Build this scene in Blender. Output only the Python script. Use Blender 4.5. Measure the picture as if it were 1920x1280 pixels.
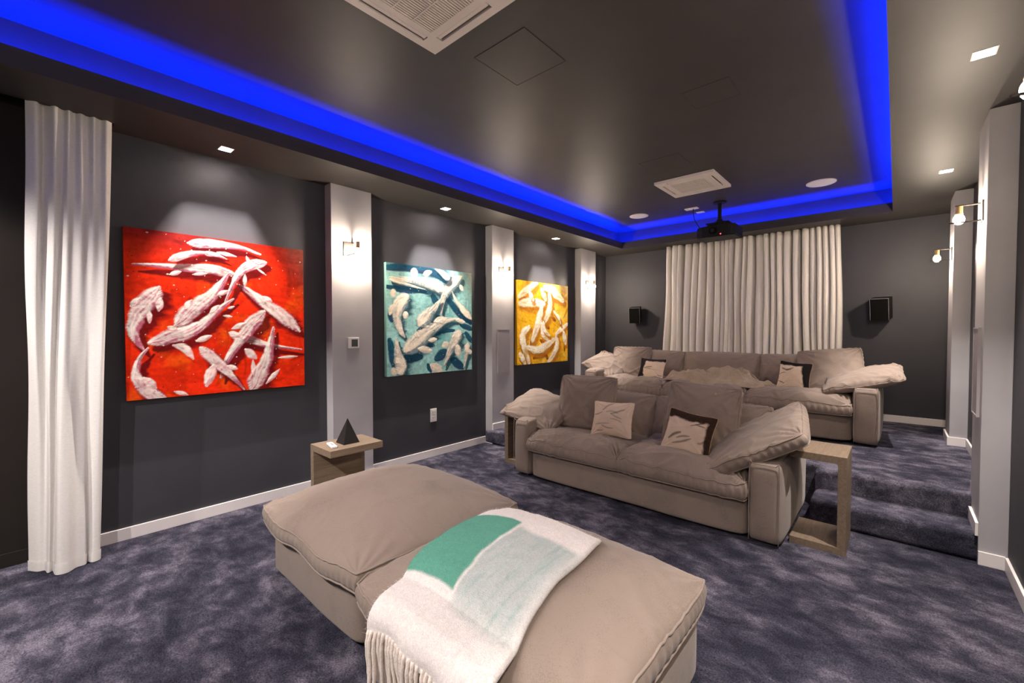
import bpy, bmesh, math, random
import numpy as np
from mathutils import Matrix, Vector, Euler

for o in list(bpy.data.objects):
    bpy.data.objects.remove(o)
SC = bpy.context.scene
COL = SC.collection
R = math.radians

# ------------------------------------------------------------------ camera
cd = bpy.data.cameras.new('camera')
cam = bpy.data.objects.new('camera', cd)
COL.objects.link(cam)
cd.sensor_width = 36.0
cd.lens = 36.0 * 809.0 / 1920.0
cd.clip_start = 0.02
yaw, pit = R(41.68), R(-1.42)
fw = Vector((-math.sin(yaw) * math.cos(pit), math.cos(yaw) * math.cos(pit), math.sin(pit)))
rt = Vector((math.cos(yaw), math.sin(yaw), 0))
up = rt.cross(fw)
cam.matrix_world = Matrix(((rt.x, up.x, -fw.x, 3.815), (rt.y, up.y, -fw.y, 0.0), (rt.z, up.z, -fw.z, 1.39), (0, 0, 0, 1)))
SC.camera = cam

# ------------------------------------------------------------------ world, exposure
w = bpy.data.worlds.new('world')
w.use_nodes = True
w.node_tree.nodes['Background'].inputs[0].default_value = (0.02, 0.02, 0.02, 1)
w.node_tree.nodes['Background'].inputs[1].default_value = 0.05
SC.world = w
SC.view_settings.view_transform = 'Standard'
SC.view_settings.look = 'None'
SC.view_settings.gamma = 1.0
SC.view_settings.exposure = 2.25
SC.view_settings.use_curve_mapping = False

P_PAINT = 66.0
P_FLOOD = 39.0
E_BULB = 240.0     # sconce bulbs
E_LED = 48.0
WARM = (1.0, 0.82, 0.64)
NEUT = (1.0, 0.90, 0.84)

# ------------------------------------------------------------------ helpers
def lin(c):
    c = np.asarray(c, float) / 255.0
    return np.where(c <= 0.04045, c / 12.92, ((c + 0.055) / 1.055) ** 2.4)

def srgb(r, g, b):
    v = lin((r, g, b))
    return (float(v[0]), float(v[1]), float(v[2]), 1.0)

class NT:
    def __init__(s, name):
        s.m = bpy.data.materials.new(name)
        s.m.use_nodes = True
        s.t = s.m.node_tree
        s.p = s.t.nodes['Principled BSDF']
        s.out = s.t.nodes['Material Output']
    def n(s, typ, **kw):
        nd = s.t.nodes.new(typ)
        for k, v in kw.items():
            if k.startswith('i_'):
                nd.inputs[k[2:].replace('_', ' ')].default_value = v
            else:
                setattr(nd, k, v)
        return nd
    def l(s, a, b):
        s.t.links.new(a, b)
    def coords(s, kind='Object', scale=(1, 1, 1)):
        if kind == 'Position':
            g = s.n('ShaderNodeNewGeometry').outputs['Position']
        else:
            g = s.n('ShaderNodeTexCoord').outputs[kind]
        mp = s.n('ShaderNodeMapping')
        mp.inputs['Scale'].default_value = scale
        s.l(g, mp.inputs['Vector'])
        return mp.outputs[0]
    def noise(s, vec, scale, detail=2.0, rough=0.5, dist=0.0):
        nd = s.n('ShaderNodeTexNoise')
        nd.inputs['Scale'].default_value = scale
        nd.inputs['Detail'].default_value = detail
        nd.inputs['Roughness'].default_value = rough
        nd.inputs['Distortion'].default_value = dist
        s.l(vec, nd.inputs['Vector'])
        return nd.outputs['Fac']
    def ramp(s, fac, stops):
        nd = s.n('ShaderNodeValToRGB')
        els = nd.color_ramp.elements
        while len(els) < len(stops):
            els.new(0.5)
        for e, (p, c) in zip(els, stops):
            e.position = p
            e.color = c
        s.l(fac, nd.inputs[0])
        return nd.outputs[0]
    def bump(s, h, strength, dist=0.01, prev=None):
        nd = s.n('ShaderNodeBump')
        nd.inputs['Strength'].default_value = strength
        nd.inputs['Distance'].default_value = dist
        s.l(h, nd.inputs['Height'])
        if prev is not None:
            s.l(prev, nd.inputs['Normal'])
        s.l(nd.outputs[0], s.p.inputs['Normal'])
        return nd.outputs[0]
    def base(s, sock):
        s.l(sock, s.p.inputs['Base Color'])
    def set(s, **kw):
        for k, v in kw.items():
            s.p.inputs[k.replace('_', ' ')].default_value = v
        return s

def plain(name, col, rough=0.5, metal=0.0, spec=0.5):
    m = NT(name)
    m.p.inputs['Base Color'].default_value = col
    m.set(Roughness=rough, Metallic=metal)
    m.p.inputs['Specular IOR Level'].default_value = spec
    return m.m

def emit(name, col, strength):
    m = NT(name)
    e = m.n('ShaderNodeEmission')
    e.inputs[0].default_value = (*col, 1)
    e.inputs[1].default_value = strength
    m.l(e.outputs[0], m.out.inputs['Surface'])
    return m.m

def paint_mat(name, col, rough, bump=0.06, spec=0.4):
    m = NT(name)
    v = m.coords('Position')
    f = m.noise(v, 3.0, 3.0)
    c2 = tuple(x * 0.9 for x in col[:3]) + (1,)
    m.base(m.ramp(f, [(0.35, c2), (0.65, col)]))
    m.bump(m.noise(v, 120.0, 3.0), bump, 0.002)
    m.set(Roughness=rough)
    m.p.inputs['Specular IOR Level'].default_value = spec
    return m.m

def fabric_mat(name, col, scale=420.0, var=0.14, rough=0.9, bump=0.35):
    m = NT(name)
    v = m.coords('Object')
    f = m.noise(v, 5.0, 4.0, 0.6)
    f2 = m.noise(v, scale * 0.6, 2.0)
    mx = m.n('ShaderNodeMath', operation='ADD')
    m.l(f, mx.inputs[0])
    m.l(f2, mx.inputs[1])
    lo = tuple(x * (1 - var) for x in col[:3]) + (1,)
    hi = tuple(min(1, x * (1 + var)) for x in col[:3]) + (1,)
    m.base(m.ramp(mx.outputs[0], [(0.7, lo), (1.3, hi)]))
    b = m.bump(m.noise(v, scale, 2.0), bump, 0.002)
    m.bump(m.noise(v, 22.0, 4.0, 0.6), 0.12, 0.012, b)
    m.set(Roughness=rough)
    m.p.inputs['Sheen Weight'].default_value = 0.15
    m.p.inputs['Specular IOR Level'].default_value = 0.2
    return m.m

def linen_mat(name, col, trans=0.3, scale=(60, 60, 500)):
    m = NT(name)
    v = m.coords('Object', scale)
    f = m.noise(v, 1.0, 3.0, 0.6)
    lo = tuple(x * 0.86 for x in col[:3]) + (1,)
    cc = m.ramp(f, [(0.3, lo), (0.7, col)])
    m.base(cc)
    v2 = m.coords('Object', (500, 500, 60))
    m.bump(m.noise(v2, 1.0, 2.0), 0.15, 0.002)
    m.set(Roughness=0.95)
    m.p.inputs['Specular IOR Level'].default_value = 0.1
    t = m.n('ShaderNodeBsdfTranslucent')
    m.l(cc, t.inputs[0])
    mix = m.n('ShaderNodeMixShader')
    mix.inputs[0].default_value = trans
    m.l(m.p.outputs[0], mix.inputs[1])
    m.l(t.outputs[0], mix.inputs[2])
    m.l(mix.outputs[0], m.out.inputs['Surface'])
    return m.m

def attr_mat(name, rough=0.6, bump=0.0, bscale=200.0, spec=0.4, fuzz=0.0):
    m = NT(name)
    a = m.n('ShaderNodeAttribute', attribute_name='Col')
    v = m.coords('Object')
    if fuzz:
        f = m.noise(v, 260.0, 3.0, 0.7)
        g = m.ramp(f, [(0.3, (1 - fuzz,) * 3 + (1,)), (0.7, (1 + fuzz * 0.3,) * 3 + (1,))])
        mx = m.n('ShaderNodeMix', data_type='RGBA', blend_type='MULTIPLY')
        mx.inputs['Factor'].default_value = 1.0
        m.l(a.outputs['Color'], mx.inputs[6])
        m.l(g, mx.inputs[7])
        m.base(mx.outputs[2])
    else:
        m.base(a.outputs['Color'])
    if bump:
        m.bump(m.noise(v, bscale, 3.0, 0.6), bump, 0.004)
    m.set(Roughness=rough)
    m.p.inputs['Specular IOR Level'].default_value = spec
    return m.m

def wood_mat(name, c1, c2):
    m = NT(name)
    v = m.coords('Object', (60, 5, 60))
    f = m.noise(v, 1.0, 5.0, 0.6, 0.6)
    m.base(m.ramp(f, [(0.3, c1), (0.7, c2)]))
    m.bump(f, 0.1, 0.002)
    m.set(Roughness=0.55)
    m.p.inputs['Specular IOR Level'].default_value = 0.3
    return m.m

def carpet_mat():
    m = NT('carpet')
    v = m.coords('Position', (1.0, 1.0, 1.0))
    v2 = m.coords('Position', (1.0, 1.35, 1.2))
    big = m.noise(v, 1.6, 2.0, 0.5, 0.3)
    mid = m.noise(v2, 5.6, 8.0, 0.68, 0.3)
    pile = m.noise(v, 140.0, 3.0, 0.8)
    tuft = m.noise(v, 90.0, 2.0, 0.6)
    b = m.n('ShaderNodeMath', operation='MULTIPLY_ADD')
    b.inputs[1].default_value = 0.66
    m.l(mid, b.inputs[0])
    a = m.n('ShaderNodeMath', operation='MULTIPLY')
    a.inputs[1].default_value = 0.34
    m.l(big, a.inputs[0])
    m.l(a.outputs[0], b.inputs[2])
    c = m.n('ShaderNodeMath', operation='MULTIPLY_ADD')
    c.inputs[1].default_value = 0.10
    m.l(tuft, c.inputs[0])
    m.l(b.outputs[0], c.inputs[2])
    cc = m.ramp(c.outputs[0], [(0.44, (0.042, 0.043, 0.064, 1)), (0.53, (0.078, 0.076, 0.108, 1)), (0.58, (0.125, 0.119, 0.160, 1)), (0.67, (0.27, 0.25, 0.315, 1))])  # pile-direction sheen painted into the colour as paler and darker patches
    gr = m.ramp(pile, [(0.30, (0.30, 0.30, 0.30, 1)), (0.72, (1.75, 1.75, 1.75, 1))])
    mx = m.n('ShaderNodeMix', data_type='RGBA', blend_type='MULTIPLY')
    mx.inputs['Factor'].default_value = 1.0
    m.l(cc, mx.inputs[6])
    m.l(gr, mx.inputs[7])
    m.base(mx.outputs[2])
    bb = m.bump(pile, 1.0, 0.02)
    m.bump(m.noise(v, 45.0, 4.0, 0.7), 0.5, 0.02, bb)
    m.set(Roughness=1.0)
    m.p.inputs['Specular IOR Level'].default_value = 0.02
    return m.m

M = dict(
    wall=paint_mat('wall_charcoal', (0.052, 0.052, 0.060, 1), 0.6, spec=0.25),
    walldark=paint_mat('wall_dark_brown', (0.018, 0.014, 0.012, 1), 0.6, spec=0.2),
    column=paint_mat('column_grey', (0.445, 0.435, 0.450, 1), 0.6, spec=0.25),
    ceil=paint_mat('ceiling_charcoal', (0.047, 0.042, 0.041, 1), 0.50, bump=0.1, spec=0.19),
    base=plain('baseboard_white', (0.84, 0.80, 0.78, 1), 0.4),
    carpet=carpet_mat(),
    taupe=fabric_mat('taupe_linen', (0.228, 0.180, 0.147, 1)),
    taupe2=fabric_mat('taupe_linen_base', (0.220, 0.175, 0.144, 1), var=0.16),
    pipe=fabric_mat('taupe_piping', (0.235, 0.188, 0.157, 1)),
    curtain=linen_mat('white_linen', (0.92, 0.90, 0.87, 1), 0.2),
    curtain2=linen_mat('ivory_linen', (0.90, 0.86, 0.80, 1), 0.10),
    oak=wood_mat('limed_oak', srgb(112, 97, 80), srgb(138, 121, 102)),
    black=plain('black_satin', (0.004, 0.004, 0.004, 1), 0.5, spec=0.2),
    blackm=plain('black_matt', (0.004, 0.004, 0.004, 1), 0.85, spec=0.08),
    pyramid=plain('black_stained_wood', (0.014, 0.012, 0.011, 1), 0.55, spec=0.3),
    white=plain('white_plastic', (0.75, 0.72, 0.70, 1), 0.45),
    offwhite=plain('offwhite_plastic', (0.62, 0.56, 0.52, 1), 0.5),
    slot=plain('dark_slot', (0.03, 0.025, 0.022, 1), 0.8),
    grey=plain('grey_plastic', (0.25, 0.24, 0.24, 1), 0.5),
    chrome=plain('dark_bronze', (0.022, 0.017, 0.014, 1), 0.5, 0.0, 0.3),
    brass=plain('brass', (0.55, 0.36, 0.16, 1), 0.3, 1.0),
    screen=plain('grey_green_display', (0.06, 0.075, 0.068, 1), 0.2),
    grillec=plain('grille_paint', (0.36, 0.34, 0.35, 1), 0.7),
    bulb=emit('bulb_glow', WARM, E_BULB),
    lens=emit('lamp_lens', (1.0, 0.92, 0.85), 2.5),
    led=emit('blue_led', (0.0, 0.015, 1.0), E_LED),
    redled=emit('red_led', (1.0, 0.02, 0.02), 8.0),
    paint=attr_mat('oil_paint', 0.6, 0.2, 160.0, 0.06),
    print=attr_mat('printed_cotton', 0.9, 0.25, 500.0, 0.15),
    wool=attr_mat('brushed_wool', 1.0, 0.9, 330.0, 0.05, fuzz=0.22),
    knit=fabric_mat('beige_knit', (0.34, 0.275, 0.205, 1), scale=240.0, var=0.25, bump=0.9),
    fringe=fabric_mat('cream_yarn', (0.72, 0.64, 0.57, 1), scale=300.0, var=0.15, bump=0.6),
    housing=plain('downlight_reflector', (0.35, 0.33, 0.31, 1), 0.4, 0.6),
)

def link(o, parent=None, label=None, cat=None, group=None, kind=None):
    if o.name not in COL.objects:
        COL.objects.link(o)
    if parent is not None:
        o.parent = parent
    if label:
        o['label'] = label
    if cat:
        o['category'] = cat
    if group:
        o['group'] = group
    if kind:
        o['kind'] = kind
    return o

def thing(name, label, cat, loc=(0, 0, 0), rot=(0, 0, 0), group=None):
    o = bpy.data.objects.new(name, None)
    o.empty_display_size = 0.1
    o.location = loc
    o.rotation_euler = rot
    return link(o, None, label, cat, group)

def mesh(name, v, f, mat, parent=None, smooth=False, loc=None, rot=None, col=None, **kw):
    me = bpy.data.meshes.new(name)
    v = np.asarray(v, float).reshape(-1, 3)
    me.from_pydata(v.tolist(), [], [tuple(int(i) for i in q) for q in f])
    if smooth:
        me.polygons.foreach_set('use_smooth', [True] * len(me.polygons))
    if col is not None:
        at = me.color_attributes.new('Col', 'FLOAT_COLOR', 'POINT')
        c4 = np.ones((len(v), 4), np.float32)
        c4[:, :3] = col
        at.data.foreach_set('color', c4.ravel())
    me.materials.append(M[mat] if isinstance(mat, str) else mat)
    me.update()
    o = bpy.data.objects.new(name, me)
    if loc is not None:
        o.location = loc
    if rot is not None:
        o.rotation_euler = rot
    return link(o, parent, **kw)

def from_bm(name, bm, mat, parent=None, smooth=False, loc=None, rot=None, **kw):
    me = bpy.data.meshes.new(name)
    bm.normal_update()
    bm.to_mesh(me)
    bm.free()
    if smooth:
        me.polygons.foreach_set('use_smooth', [True] * len(me.polygons))
    me.materials.append(M[mat] if isinstance(mat, str) else mat)
    o = bpy.data.objects.new(name, me)
    if loc is not None:
        o.location = loc
    if rot is not None:
        o.rotation_euler = rot
    return link(o, parent, **kw)

def bbox(bm, lo, hi, bev=0.0, seg=2):
    lo, hi = Vector(lo), Vector(hi)
    r = bmesh.ops.create_cube(bm, size=1.0, matrix=Matrix.Translation((lo + hi) / 2) @ Matrix.Diagonal((*(hi - lo), 1)))
    if bev:
        es = set(e for v in r['verts'] for e in v.link_edges)
        bmesh.ops.bevel(bm, geom=list(es), offset=bev, segments=seg, profile=0.5, affect='EDGES')

def box(name, lo, hi, mat, parent=None, bev=0.0, seg=2, smooth=False, **kw):
    bm = bmesh.new()
    bbox(bm, lo, hi, bev, seg)
    return from_bm(name, bm, mat, parent, smooth=smooth, **kw)

def boxes(name, lst, mat, parent=None, bev=0.0, **kw):
    bm = bmesh.new()
    for lo, hi in lst:
        bbox(bm, lo, hi, bev)
    return from_bm(name, bm, mat, parent, **kw)

def cyl(bm, c, r, h, axis='Z', n=24, r2=None):
    m = Matrix.Translation(c)
    if axis == 'X':
        m = m @ Matrix.Rotation(math.pi / 2, 4, 'Y')
    elif axis == 'Y':
        m = m @ Matrix.Rotation(math.pi / 2, 4, 'X')
    bmesh.ops.create_cone(bm, cap_ends=True, segments=n, radius1=r, radius2=r if r2 is None else r2, depth=h, matrix=m)

def tube(points, r, n=6, closed=False, rfun=None):
    P = np.asarray(points, float)
    k = len(P)
    if closed:
        T = np.roll(P, -1, 0) - np.roll(P, 1, 0)
    else:
        T = np.gradient(P, axis=0)
    T /= np.linalg.norm(T, axis=1)[:, None] + 1e-9
    ref = np.array([0.13, 0.21, 0.97])
    A = np.cross(T, ref)
    bad = np.linalg.norm(A, axis=1) < 0.15
    A[bad] = np.cross(T[bad], np.array([1.0, 0, 0]))
    A /= np.linalg.norm(A, axis=1)[:, None]
    B = np.cross(T, A)
    ang = np.linspace(0, 2 * np.pi, n, endpoint=False)
    rr = np.full(k, r) if rfun is None else np.asarray(rfun) * r
    V = P[:, None] + rr[:, None, None] * (np.cos(ang)[None, :, None] * A[:, None] + np.sin(ang)[None, :, None] * B[:, None])
    F = []
    m = k if closed else k - 1
    for i in range(m):
        j = (i + 1) % k
        for q in range(n):
            q2 = (q + 1) % n
            F.append((i * n + q, i * n + q2, j * n + q2, j * n + q))
    if not closed:
        F.append(tuple(range(n))[::-1])
        F.append(tuple((k - 1) * n + q for q in range(n)))
    return V.reshape(-1, 3), F

def vnoise(x, y, seed=0):
    x = np.asarray(x, float)
    y = np.asarray(y, float)
    rng = np.random.RandomState(seed)
    tab = rng.rand(64, 64)
    xi = np.floor(x).astype(int)
    yi = np.floor(y).astype(int)
    fx = x - xi
    fy = y - yi
    fx = fx * fx * (3 - 2 * fx)
    fy = fy * fy * (3 - 2 * fy)
    g = lambda a, b: tab[a % 64, b % 64]
    return (g(xi, yi) * (1 - fx) * (1 - fy) + g(xi + 1, yi) * fx * (1 - fy) + g(xi, yi + 1) * (1 - fx) * fy + g(xi + 1, yi + 1) * fx * fy) * 2 - 1

def fbm(x, y, seed=0, oc=4):
    s = 0
    a = 1.0
    for k in range(oc):
        s = s + a * vnoise(x * 2 ** k + 7.3 * k, y * 2 ** k + 3.1 * k, seed + k)
        a *= 0.5
    return s / 1.8

def catmull(pts, n):
    P = np.asarray(pts, float)
    P = np.vstack([2 * P[0] - P[1], P, 2 * P[-1] - P[-2]])
    k = len(P) - 3
    out = []
    for t in np.linspace(0, k - 1e-6, n):
        i = int(t)
        f = t - i
        a, b, c, d = P[i:i + 4]
        out.append(0.5 * ((2 * b) + (-a + c) * f + (2 * a - 5 * b + 4 * c - d) * f ** 2 + (-a + 3 * b - 3 * c + d) * f ** 3))
    return np.array(out)

def cushion_geo(wd, dp, h, hb, g, n=44, a=3.0, b=0.55, corner=0.05, pinch=0.0, wr=0.006, pk=0.005, pf=22.0, seed=0, deform=None, bulge=0.015, pl=0.06, cw=0.006):
    """Soft cushion: domed top (height h over the seam), belly hb below, gusset half height g."""
    s = np.linspace(-1, 1, n)
    s = np.sign(s) * (1 - (1 - np.abs(s)) ** 1.25)      # denser near the edge
    U, V = np.meshgrid(s, s, indexing='ij')
    T = np.clip((1 - np.abs(U) ** a) * (1 - np.abs(V) ** a), 0, 1) ** b
    X = wd / 2 * U * (1 - corner * np.abs(V) ** 8) * (1 - pinch * (1 - V ** 2) * U ** 2)
    Y = dp / 2 * V * (1 - corner * np.abs(U) ** 8) * (1 - pinch * (1 - U ** 2) * V ** 2)
    du = (1 - np.abs(U)) * wd / 2
    dv = (1 - np.abs(V)) * dp / 2
    ph = 2.0 * fbm(X * 6, Y * 6, seed + 5)
    puck = np.sin(Y * pf * 2 * np.pi / 1.0 + ph * 3) * np.exp(-du / pl) + np.sin(X * pf * 2 * np.pi + ph * 3) * np.exp(-dv / pl)
    puck = puck * np.clip(0.45 + 1.3 * fbm(X * 5 + 31, Y * 5, seed + 23, 2), 0.0, 1.4)
    lump = fbm(X * 3.5 + 11, Y * 3.5, seed, 3)
    crease = 1 - np.abs(vnoise(X * 7 + Y * 3, Y * 9 - X * 4, seed + 9))
    crease = crease ** 5 * np.exp(-np.minimum(du, dv) / 0.16)
    cor = 0
    for sx in (-1, 1):
        for sy in (-1, 1):
            ax, ay = (1 - sx * U) * wd / 2, (1 - sy * V) * dp / 2
            rad = np.hypot(ax, ay)
            th = np.arctan2(ay, ax + 1e-6)
            cor = cor + np.sin(th * 17 + 2.5 * fbm(rad * 5, th * 2 + sx + 3 * sy, seed + 13) + seed) * np.exp(-rad / 0.16) * np.clip(rad / 0.05, 0, 1)
    rid = (1 - np.abs(vnoise(X * 5.5 - Y * 2.5 + 3, Y * 4 + X * 3, seed + 17))) ** 4
    zt = g + (h - g) * T + cw * cor * 1.6 + cw * 1.2 * rid * T + wr * lump * (0.35 + T) + pk * puck * 0.8 + wr * 0.9 * crease
    zb = -g - (hb - g) * T - 0.5 * pk * puck
    top = np.stack([X, Y, zt], -1).reshape(-1, 3)
    bot = np.stack([X, Y, zb], -1).reshape(-1, 3)
    idx = np.arange(n * n).reshape(n, n)
    F = []
    for i in range(n - 1):
        for j in range(n - 1):
            F.append((idx[i, j], idx[i + 1, j], idx[i + 1, j + 1], idx[i, j + 1]))
    off = n * n
    for i in range(n - 1):
        for j in range(n - 1):
            F.append((off + idx[i, j], off + idx[i, j + 1], off + idx[i + 1, j + 1], off + idx[i + 1, j]))
    loop = list(idx[:, 0]) + list(idx[-1, 1:]) + list(idx[-2::-1, -1]) + list(idx[0, -2:0:-1])
    loop = np.array(loop)
    k = len(loop)
    tl, bl = top[loop], bot[loop]
    cen = np.array([0, 0, 0.0])
    dirv = tl.copy()
    dirv[:, 2] = 0
    dirv /= np.linalg.norm(dirv, axis=1)[:, None]
    rings = []
    nr = 3
    ar = np.linspace(0, 1, k, endpoint=False)
    per = 2 * (wd + dp)
    gp = np.sin(ar * per * pf * 1.6 * 2 * np.pi + 2 * np.sin(ar * 40))
    for q in range(1, nr + 1):
        t = q / (nr + 1)
        rings.append(tl * (1 - t) + bl * t + dirv * (bulge * math.sin(math.pi * t) + pk * 0.7 * gp * math.sin(math.pi * t))[:, None])
    VV = np.vstack([top, bot] + rings)
    lv = [loop] + [2 * n * n + q * k + np.arange(k) for q in range(nr)] + [loop + off]
    for q in range(nr + 1):
        A, B = lv[q], lv[q + 1]
        for i in range(k):
            j = (i + 1) % k
            F.append((A[i], B[i], B[j], A[j]))
    seam_t = tl + dirv * 0.002
    seam_b = bl + dirv * 0.002
    if deform is not None:
        VV, seam_t, seam_b = deform(VV.copy()), deform(seam_t.copy()), deform(seam_b.copy())
    return VV, F, seam_t, seam_b, (U, V)

def cushion(name, wd, dp, h, hb, g, mat, parent=None, loc=(0, 0, 0), rot=(0, 0, 0), seams=2, pr=0.0035, colfn=None, label=None, cat=None, group=None, **kw):
    VV, F, st, sb, (U, V) = cushion_geo(wd, dp, h, hb, g, **kw)
    col = None
    if colfn is not None:
        ct = colfn(U, V, True).reshape(-1, 3)
        cb = colfn(U, V, False).reshape(-1, 3)
        rest = np.tile(cb.mean(0), (len(VV) - 2 * len(ct), 1)) if colfn.edge is None else np.tile(np.array(colfn.edge), (len(VV) - 2 * len(ct), 1))
        col = np.vstack([ct, cb, rest])
    o = mesh(name, VV, F, mat, parent, True, loc, rot, col=col, label=label, cat=cat, group=group)
    if seams:
        for s_ in ([st, sb] if seams == 2 else [st]):
            v, f = tube(s_, pr, 5, True)
            mesh('piping', v, f, 'pipe', o, True)
    return o

def puffbox(name, lo, hi, mat, parent, r=0.035, puff=0.012, seed=0, cuts=9):
    """Upholstered block: rounded box, slightly puffed, with soft dents."""
    lo, hi = np.array(lo, float), np.array(hi, float)
    c, hs = (lo + hi) / 2, (hi - lo) / 2
    bm = bmesh.new()
    bbox(bm, lo, hi)
    bmesh.ops.subdivide_edges(bm, edges=bm.edges[:], cuts=cuts, use_grid_fill=True)
    for v in bm.verts:
        p = (np.array(v.co) - c)
        q = np.clip(p, -(hs - r), hs - r)
        d = p - q
        L = np.linalg.norm(d)
        if L > 1e-6:
            mx = np.max(np.abs(d))
            d = d / L * min(mx, r) if L > 0 else d
        p2 = q + d
        e = p / hs
        bul = puff * np.array([e[0] * (1 - e[1] ** 2) * (1 - e[2] ** 2), e[1] * (1 - e[0] ** 2) * (1 - e[2] ** 2), e[2] * (1 - e[0] ** 2) * (1 - e[1] ** 2)])
        nz = 0.004 * float(vnoise(p[0] * 6 + seed, p[1] * 6 + p[2] * 5, seed))
        v.co = Vector((c + p2 + bul + nz * e).tolist())
    bm.verts.ensure_lookup_table()
    o = from_bm(name, bm, mat, parent, True)
    md = o.modifiers.new('soft', 'SUBSURF')
    md.levels = md.render_levels = 1
    return o

def plate(x0, x1, y0, y1, z, holes, flip=False):
    xs = sorted(set([x0, x1] + [c for h in holes for c in (h[0], h[1]) if x0 < c < x1]))
    ys = sorted(set([y0, y1] + [c for h in holes for c in (h[2], h[3]) if y0 < c < y1]))
    V, F = [], []
    for i in range(len(xs) - 1):
        for j in range(len(ys) - 1):
            cx, cy = (xs[i] + xs[i + 1]) / 2, (ys[j] + ys[j + 1]) / 2
            if any(h[0] < cx < h[1] and h[2] < cy < h[3] for h in holes):
                continue
            b = len(V)
            V += [(xs[i], ys[j], z), (xs[i + 1], ys[j], z), (xs[i + 1], ys[j + 1], z), (xs[i], ys[j + 1], z)]
            F.append((b, b + 1, b + 2, b + 3) if not flip else (b + 3, b + 2, b + 1, b))
    return V, F

# ------------------------------------------------------------------ room dimensions
XR = 4.32          # right wall
YB = 6.755         # back wall
YF = -1.35         # front wall, behind the camera
ZS = 2.68          # soffit underside
ZC = 2.97          # tray ceiling
PZ, SZ = 0.32, 0.165
LX, RX, BY, FY = 0.57, 3.765, 6.25, -0.75     # tray opening
TR = 0.15
CD = 0.115         # column depth
LCOL = [(1.78, 2.17), (3.79, 4.19), (5.78, 6.22)]
RCOL = [(-0.22, 0.17), (1.76, 2.15), (3.75, 4.14), (5.72, 6.14)]
DL = [(0.235, 0.963), (0.235, 2.967), (0.235, 4.945), (4.10, 0.98), (4.10, 2.985), (4.095, 4.965)]
FL = [(0.75, -1.03), (1.85, -1.03), (2.95, -1.03)]
AP = 0.036         # half aperture

# ------------------------------------------------------------------ structure
V, F = plate(-0.08, XR, YF, 4.2, 0.0, [])
mesh('floor', V, F, 'carpet', kind='structure')
bm = bmesh.new()
ol = [(0, 4.08), (0.98, 4.08), (0.98, 4.20), (3.36, 4.20), (3.36, 4.08), (XR, 4.08), (XR, YB), (0, YB)]
vs = [bm.verts.new((x, y, 0)) for x, y in ol]
fc = bm.faces.new(vs)
ex = bmesh.ops.extrude_face_region(bm, geom=[fc])
tv = [g for g in ex['geom'] if isinstance(g, bmesh.types.BMVert)]
for v in tv:
    v.co.z = PZ
te = [e for e in bm.edges if all(abs(v.co.z - PZ) < 1e-6 for v in e.verts) and all(v.co.y < 4.21 for v in e.verts)]
bmesh.ops.bevel(bm, geom=te, offset=0.035, segments=5, profile=0.5, affect='EDGES')
bmesh.ops.recalc_face_normals(bm, faces=bm.faces[:])
from_bm('floor_platform', bm, 'carpet', kind='structure', smooth=False)
for x0, x1 in ((3.36, XR), (0.0, 0.98)):
    box('floor_step', (x0, 3.77, 0), (x1, 4.12, SZ), 'carpet', bev=0.03, seg=5, kind='structure')

# walls
box('wall_left', (-0.2, 0.2, 0), (0, YB + 0.1, 3.1), 'wall', kind='structure')
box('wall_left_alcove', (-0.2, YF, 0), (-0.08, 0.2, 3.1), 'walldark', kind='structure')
box('wall_right', (XR, YF, 0), (XR + 0.1, YB, 3.1), 'wall', kind='structure')
box('wall_back', (0, YB, 0), (XR + 0.1, YB + 0.1, 3.1), 'wall', kind='structure')
box('wall_front', (-0.2, YF - 0.1, 0), (XR + 0.1, YF, 3.1), 'wall', kind='structure')
for y0, y1 in LCOL:
    box('wall_left_column', (0, y0, 0), (CD, y1, ZS), 'column', bev=0.003, kind='structure')
for y0, y1 in RCOL:
    box('wall_right_column', (XR - CD - 0.005, y0, 0), (XR, y1, ZS), 'column', bev=0.003, kind='structure')

# baseboards
bh, bt = 0.08, 0.014
lst = [((0, 0.2, 0), (bt, 1.78, bh)), ((0, 2.17, 0), (bt, 3.79, bh)),
       ((0, 4.19, PZ), (bt, 5.78, PZ + bh)), ((0, 6.22, PZ), (bt, YB, PZ + bh))]
for (y0, y1), segs in zip(LCOL, [[(1.78, 2.17, 0)], [(3.79, 4.08, SZ), (4.08, 4.19, PZ)], [(5.78, 6.22, PZ)]]):
    zb = segs[0][2] if y0 != 3.79 else 0
    lst.append(((0, y0 - bt, zb), (CD + bt, y0, zb + bh)))
    lst.append(((0, y1, segs[-1][2]), (CD + bt, y1 + bt, segs[-1][2] + bh)))
    for a, b, z in segs:
        lst.append(((CD, a, z), (CD + bt, b, z + bh)))
boxes('baseboard_left', lst, 'base', bev=0.002, kind='structure')
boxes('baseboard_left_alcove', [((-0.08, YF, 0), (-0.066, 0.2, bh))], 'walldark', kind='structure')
xc = XR - CD - 0.005
lst = [((XR - bt, YF, 0), (XR, -0.22, bh)), ((XR - bt, 0.17, 0), (XR, 1.76, bh)), ((XR - bt, 2.15, 0), (XR, 3.75, bh)),
       ((XR - bt, 4.14, PZ), (XR, 5.72, PZ + bh)), ((XR - bt, 6.14, PZ), (XR, YB, PZ + bh))]
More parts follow.
